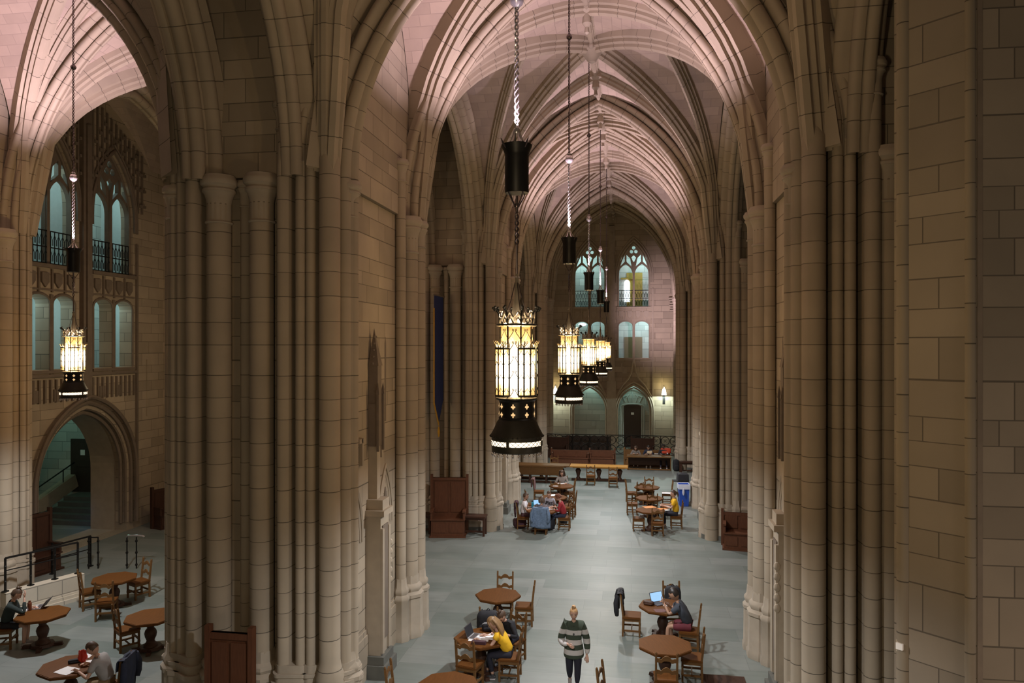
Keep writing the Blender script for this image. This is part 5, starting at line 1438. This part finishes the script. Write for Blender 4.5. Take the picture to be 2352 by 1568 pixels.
def pack(name, loc, rz, label, m, s=(.34, .2, .46), tilt=0.0, cat='backpack', strap=True):
    b = empty(name, loc, rz)
    Mx = Matrix.Rotation(tilt, 4, 'X')
    body = MB(); v, f = sphere(16, 12)
    def se(p, e=.55): return Vector([math.copysign(abs(c) ** e, c) for c in p])
    body.add([Vector((se(p).x * s[0] / 2, se(p).y * s[1] / 2, se(p).z * s[2] / 2 + s[2] / 2)) for p in v], f, M=Mx)
    body.build('bag_body', M[m], b, smooth=60)
    pk = MB(); pk.add([Vector((se(p).x * s[0] * .38, se(p).y * s[1] * .22 - s[1] * .46, se(p).z * s[2] * .24 + s[2] * .32)) for p in v], f, M=Mx)
    pk.build('pocket', M[m], b, smooth=60)
    if strap:
        st = MB()
        for e in (-1, 1): st.tube([(e * s[0] * .28, s[1] * .4, s[2] * .95), (e * s[0] * .34, s[1] * .75, s[2] * .7), (e * s[0] * .34, s[1] * .7, s[2] * .25), (e * s[0] * .28, s[1] * .45, s[2] * .1)], .02, 6, M=Mx)
        st.tube([(-.05, .02, s[2] * .97), (0, .02, s[2] * 1.08), (.05, .02, s[2] * .97)], .012, 6, M=Mx)
        st.build('strap', M[m], b, smooth=60)
    return tag(b, label, cat)
cb_ = seat_of('chair holding the black backpack behind the papers table')
pack('backpack', cb_.location + Vector((0, -.02, .475)), .12, 'large black backpack propped on the chair behind the papers table', 'black', (.52, .3, .56))
pack('lunch_bag', on_tab(1121, 1447), .2, 'small black lunch bag with a pale zip on the papers table', 'black', (.27, .17, .17), cat='bag', strap=False)
o = MB().tube([(-.12, -.03, .14), (-.08, -.04, .172), (.06, -.04, .172), (.12, -.03, .13)], .008, 6).build('zip_edge', M['paper'], None); o.parent = bpy.data.objects['lunch_bag']
cb2 = seat_of('chair with a black bag, beyond the man with the laptop')
pack('backpack', cb2.location + Vector((0, -.0, .475)), .1, 'black backpack on the chair beyond the lit laptop', 'black', (.40, .26, .50))
pack('backpack', at_z(1194, 1211, 0), .5, 'plum backpack slumped on the floor left of the crowded table', 'maroon', (.5, .36, .36))
pack('backpack', at_z(1262, 1216, 0), -.3, 'black backpack on the floor beside the denim-draped chair', 'black', (.36, .3, .44))
pack('backpack', at_z(1293, 1203, 0), .2, 'black bag under the red sweater chair', 'black', (.36, .2, .3))
pack('backpack', (fx1 + .24, 42.0, 0), .2, 'black bag standing at the right end of the long desk', 'black', (.35, .25, .65))
pack('red_bag', on_tab(1529, 1042, .785), 0, 'bright red bag standing on the long desk', 'red_bag', (.62, .2, .34), cat='bag', strap=False)
pack('tan_bag', on_tab(1492, 1042, .785), 0, 'tan paper bag and box on the long desk', 'cash', (.34, .2, .2), cat='bag', strap=False)
sb = MB(); v, f = sphere(14, 10)
sb.add([Vector((p.x * .085 * (1 + .18 * sin(7 * p.z + 3 * p.x)), p.y * .045 * (1 + .3 * sin(9 * p.x)), .13 + p.z * .13 + .012 * sin(11 * p.x))) for p in v], f)
sb.plate([[(-.075 + .15 * k / 8, .24 + .01 * (k % 2)) for k in range(9)] + [(.07, .20), (-.07, .20)]], .012, FR((0, 0, 0), (1, 0, 0), (0, 0, 1)))
o = sb.build('snack_bag', M['red_pl'], loc=on_tab(190, 1522)); o.rotation_euler = (0, 0, .3); tag(o, 'crumpled red snack bag on the table of the man in grey', 'snack bag')
pack('pencil_case', on_tab(172, 1521), .6, 'black pencil case left of the red snack bag', 'black', (.24, .09, .07), cat='pencil case', strap=False)
pack('glasses_case', on_tab(1490, 1388), -.3, 'dark brown leather pouch left of the lit laptop', 'oak_dark', (.26, .13, .09), cat='pouch', strap=False)
def box_thing(name, px, py, d, rz, label, m, cat, z=.764):
    o = MB().box((0, 0, d[2] / 2), d, taper=.96).box((0, 0, d[2] * .5), (d[0] * 1.02, d[1] * .1, d[2] * 1.02)).build(name, M[m], loc=on_tab(px, py, z)); o.rotation_euler = (0, 0, rz); return tag(o, label, cat)
box_thing('brown_case', 1100, 1478, (.30, .1, .06), .0, 'dark brown case at the near rim of the papers table', 'maroon', 'case')
box_thing('mouse_pad', 1516, 1402, (.26, .2, .006), .3, 'dark pad in front of the lit laptop', 'plum', 'pad')
box_thing('smartphone', 1270, 1163, (.09, .16, .012), .3, 'dark phone on the notes before the red sweater', 'black', 'phone')
box_thing('smartphone', 1527, 1390, (.08, .15, .012), .4, 'white phone at the edge of the table with the lit laptop', 'paper', 'phone')
def bottle(name, px, py, r, h, label, m, z=.764, cap='black'):
    b = empty(name, on_tab(px, py, z))
    MB().lathe([(r * .96, 0), (r, .01), (r, h * .72), (r * .9, h * .8), (r * .55, h * .88)], 14).build('bottle_body', M[m], b, smooth=40)
    MB().lathe([(r * .6, h * .87), (r * .62, h), (.005, h)], 12).build('bottle_cap', M[cap], b, smooth=40)
    return tag(b, label, 'bottle')
bottle('water_bottle', 1223, 1166, .045, .27, 'teal water bottle before the white polo', 'cyan_pl')
bottle('water_bottle', 1141, 1440, .03, .17, 'slim pale bottle with a pink cap by the lunch bag', 'alu', cap='pink_s')
bottle('tumbler', 68, 1401, .045, .22, 'amber brown tumbler beside the edge-on laptop', 'amber_pl', cap='amber_pl')
o = MB().lathe([(.03, 0), (.038, .09), (.036, .092), (.03, .004)], 12).build('drinking_cup', M['paper'], loc=on_tab(1533, 1043, .785)); tag(o, 'clear cup beside the red bag', 'cup')
# cloth thrown over chair backs
def drape(name, chair_label, w, df, db, label, m, x0=0.0, flare=.12, sleeves=False):
    c = seat_of(chair_label); mb = MB(); nu, nv = 14, 22
    vs = []; fs = []
    for j in range(nv + 1):
        t = j / nv; s = -df + (df + db) * t           # along the cloth, 0 at the rail
        for i in range(nu + 1):
            x = (i / nu - .5)
            ex = 1 + flare * min(1, abs(s) * 2.2)
            wob = .018 * sin(9 * x + 4 * s) * min(1, abs(s) * 5) + .012 * sin(17 * x - 3 * s)
            drop = abs(s) + .03 * sin(5 * x + 1) * (1 if j in (0, nv) else .3)
            z = 1.015 - max(0, drop - .05) - (.0 if drop > .05 else .02 * (drop / .05) ** 2)
            y = -.258 + (.045 if s < 0 else -.045) * min(1, abs(s) / .06) + wob * (1 if s < 0 else -1) + (max(0, .98 - z) * .03 * (1 if s > 0 else 1)) * 1.0
            if s > 0: y = -.30 + max(0, .98 - z) * .085 - abs(wob) * 1.3 - .02
            vs.append((x0 + x * w * ex, y, z))
    for j in range(nv):
        for i in range(nu): a = j * (nu + 1) + i; fs.append((a, a + 1, a + nu + 2, a + nu + 1))
    mb.add(vs, fs)
    if sleeves:
        for e in (-1, 1):
            mb.tube([(x0 + e * w * .46, -.33, .97), (x0 + e * w * .56, -.36, .8), (x0 + e * w * .58, -.35, .6), (x0 + e * w * .52, -.34, .5)], [.05, .065, .06, .045], 9)
    mb.tube([(x0 - .12, -.27, 1.0), (x0 - .06, -.285, 1.03), (x0 + .06, -.285, 1.03), (x0 + .12, -.27, 1.0)], .022, 6)
    o = mb.build(name, M[m], smooth=60)
    sd = o.modifiers.new('thickness', 'SOLIDIFY'); sd.thickness = .012
    o.location = c.location; o.rotation_euler = c.rotation_euler
    return tag(o, label, 'jacket')
drape('black_jacket', 'pale chair with a black jacket hung over its back', .46, .30, .42, 'short black jacket hung over the back of the pale chair', 'black', sleeves=True)
drape('denim_jacket', 'chair wrapped in the denim jacket', .56, .25, .80, 'washed denim jacket spread over the chair back at the crowded table', 'denim', sleeves=True, flare=.35)
drape('navy_coat', 'chair under the man in grey, draped with a navy coat', .54, .3, .82, 'long navy coat over the chair of the man in grey', 'navy', sleeves=True)
drape('plum_coat', 'chair hung with a plum coat left of the reader', .50, .52, .4, 'plum coat bunched on the chair left of the reader', 'plum')
drape('dark_coat', 'chair of the student in the white polo', .44, .2, .6, 'dark plum coat hanging behind the white polo', 'maroon')
# ================================================================ light
def lamp(name, typ, loc, e, col=(1, 1, 1), aim=None, size=.15, cone=None, blend=.4):
    L = bpy.data.lights.new(name, typ); L.energy = e; L.color = col
    if typ in ('POINT', 'SPOT'): L.shadow_soft_size = size
    if typ == 'SPOT': L.spot_size = radians(cone); L.spot_blend = blend
    o = bpy.data.objects.new(name, L); COL.objects.link(o); o.location = loc
    if aim is not None: o.rotation_euler = (Vector(aim) - Vector(loc)).to_track_quat('-Z', 'Y').to_euler()
    return o
WARM = (1.0, .76, .46); PINK = (1.0, .76, .90); COOL = (.93, .96, 1.0); TEAL = (.60, .94, .98)
for i, (x, y, up, sc) in enumerate(LAN):
    lamp('bulb', 'POINT', (x, y, 6.75), (1050 if x < -10 else 560) * sc, WARM, size=.07)
    lamp('downlight', 'SPOT', (x, y, 5.62), 920 * sc, COOL, (x, y, 0), .12, 154, .62)
    for q in range(4 if i in (0, 1, 5) else 0): lamp('crown_fill', 'POINT', (x + .135 * cos(q * pi / 2 + .6), y + .135 * sin(q * pi / 2 + .6), 5.7 + 1.53), 2.2, (1.0, .82, .6), size=.02)  # added fill points imitating glow from the glass inside the crown
    if up: lamp('uplight', 'SPOT', (x, y, 9.4), up, PINK, (x, y, 16), .10, 112, .45)
lamp('bulb', 'POINT', (NC, .8, 6.9), 420, WARM, size=.3)
lamp('pier_fill', 'POINT', (5.9, 4.6, 1.8), 340, (1.0, .80, .66), size=.3)  # unseen fill added to brighten the lower face of the near pier
for wl, F, k in ((gb, FB, 1.0), (gl, FLW, .8)):
    for z, e in ((8.6, 66), (13.0, 80)):
        for u in (-2.1, 2.1): lamp('passage_lamp', 'POINT', F @ Vector((u, z, -1.3)), e * k, TEAL, size=.2)
for u in (-3.8, 3.42):
    lamp('sconce_light', 'SPOT', FB @ Vector((u, 3.64, .75)), 120, (.80, 1.0, .90), FB @ Vector((u, 0, .75)), .03, 174, .03)
    lamp('sconce_glow', 'POINT', FB @ Vector((u, 4.3, .45)), 14, (1.0, .82, .4), size=.1)
for u in (-1.5, 1.44): lamp('recess_lamp', 'POINT', FB @ Vector((u, 4.6, -.75)), 26, (.6, 1.0, .92), size=.15)
lamp('wall_wash', 'SPOT', (NC + 2.0, 44.0, 8.2), 1500, PINK, (NX1 - .4, 50.3, 9.2), .1, 78, 1.0)
lamp('bulb', 'POINT', (-13.4, 22.7, 6.9), 190, WARM, size=.2)
lamp('stair_lamp', 'POINT', (-22.6, 25.2, 4.6), 26, (.5, .95, .74), size=.2)
lamp('stair_blue', 'POINT', (-20.6, 25.0, .7), 1.5, (.2, .45, 1.0), size=.1)
W = bpy.data.worlds.new('dim_air'); SC.world = W; W.use_nodes = True
W.node_tree.nodes['Background'].inputs[0].default_value = (.55, .42, .30, 1); W.node_tree.nodes['Background'].inputs[1].default_value = .07
SC.cycles.max_bounces = 7; SC.cycles.diffuse_bounces = 3; SC.cycles.glossy_bounces = 2
SC.view_settings.view_transform = 'Standard'; SC.view_settings.look = 'None'; SC.view_settings.exposure = 0.0
# ================================================================ camera
cam = bpy.data.cameras.new('camera'); co = bpy.data.objects.new('camera', cam); COL.objects.link(co)
cam.sensor_width = 36; cam.lens = FP / 2352 * 36; cam.shift_y = 12 / 2352; cam.clip_end = 300
co.location = (0, 0, EYE); co.rotation_euler = (pi / 2, 0, YAW)
SC.camera = co
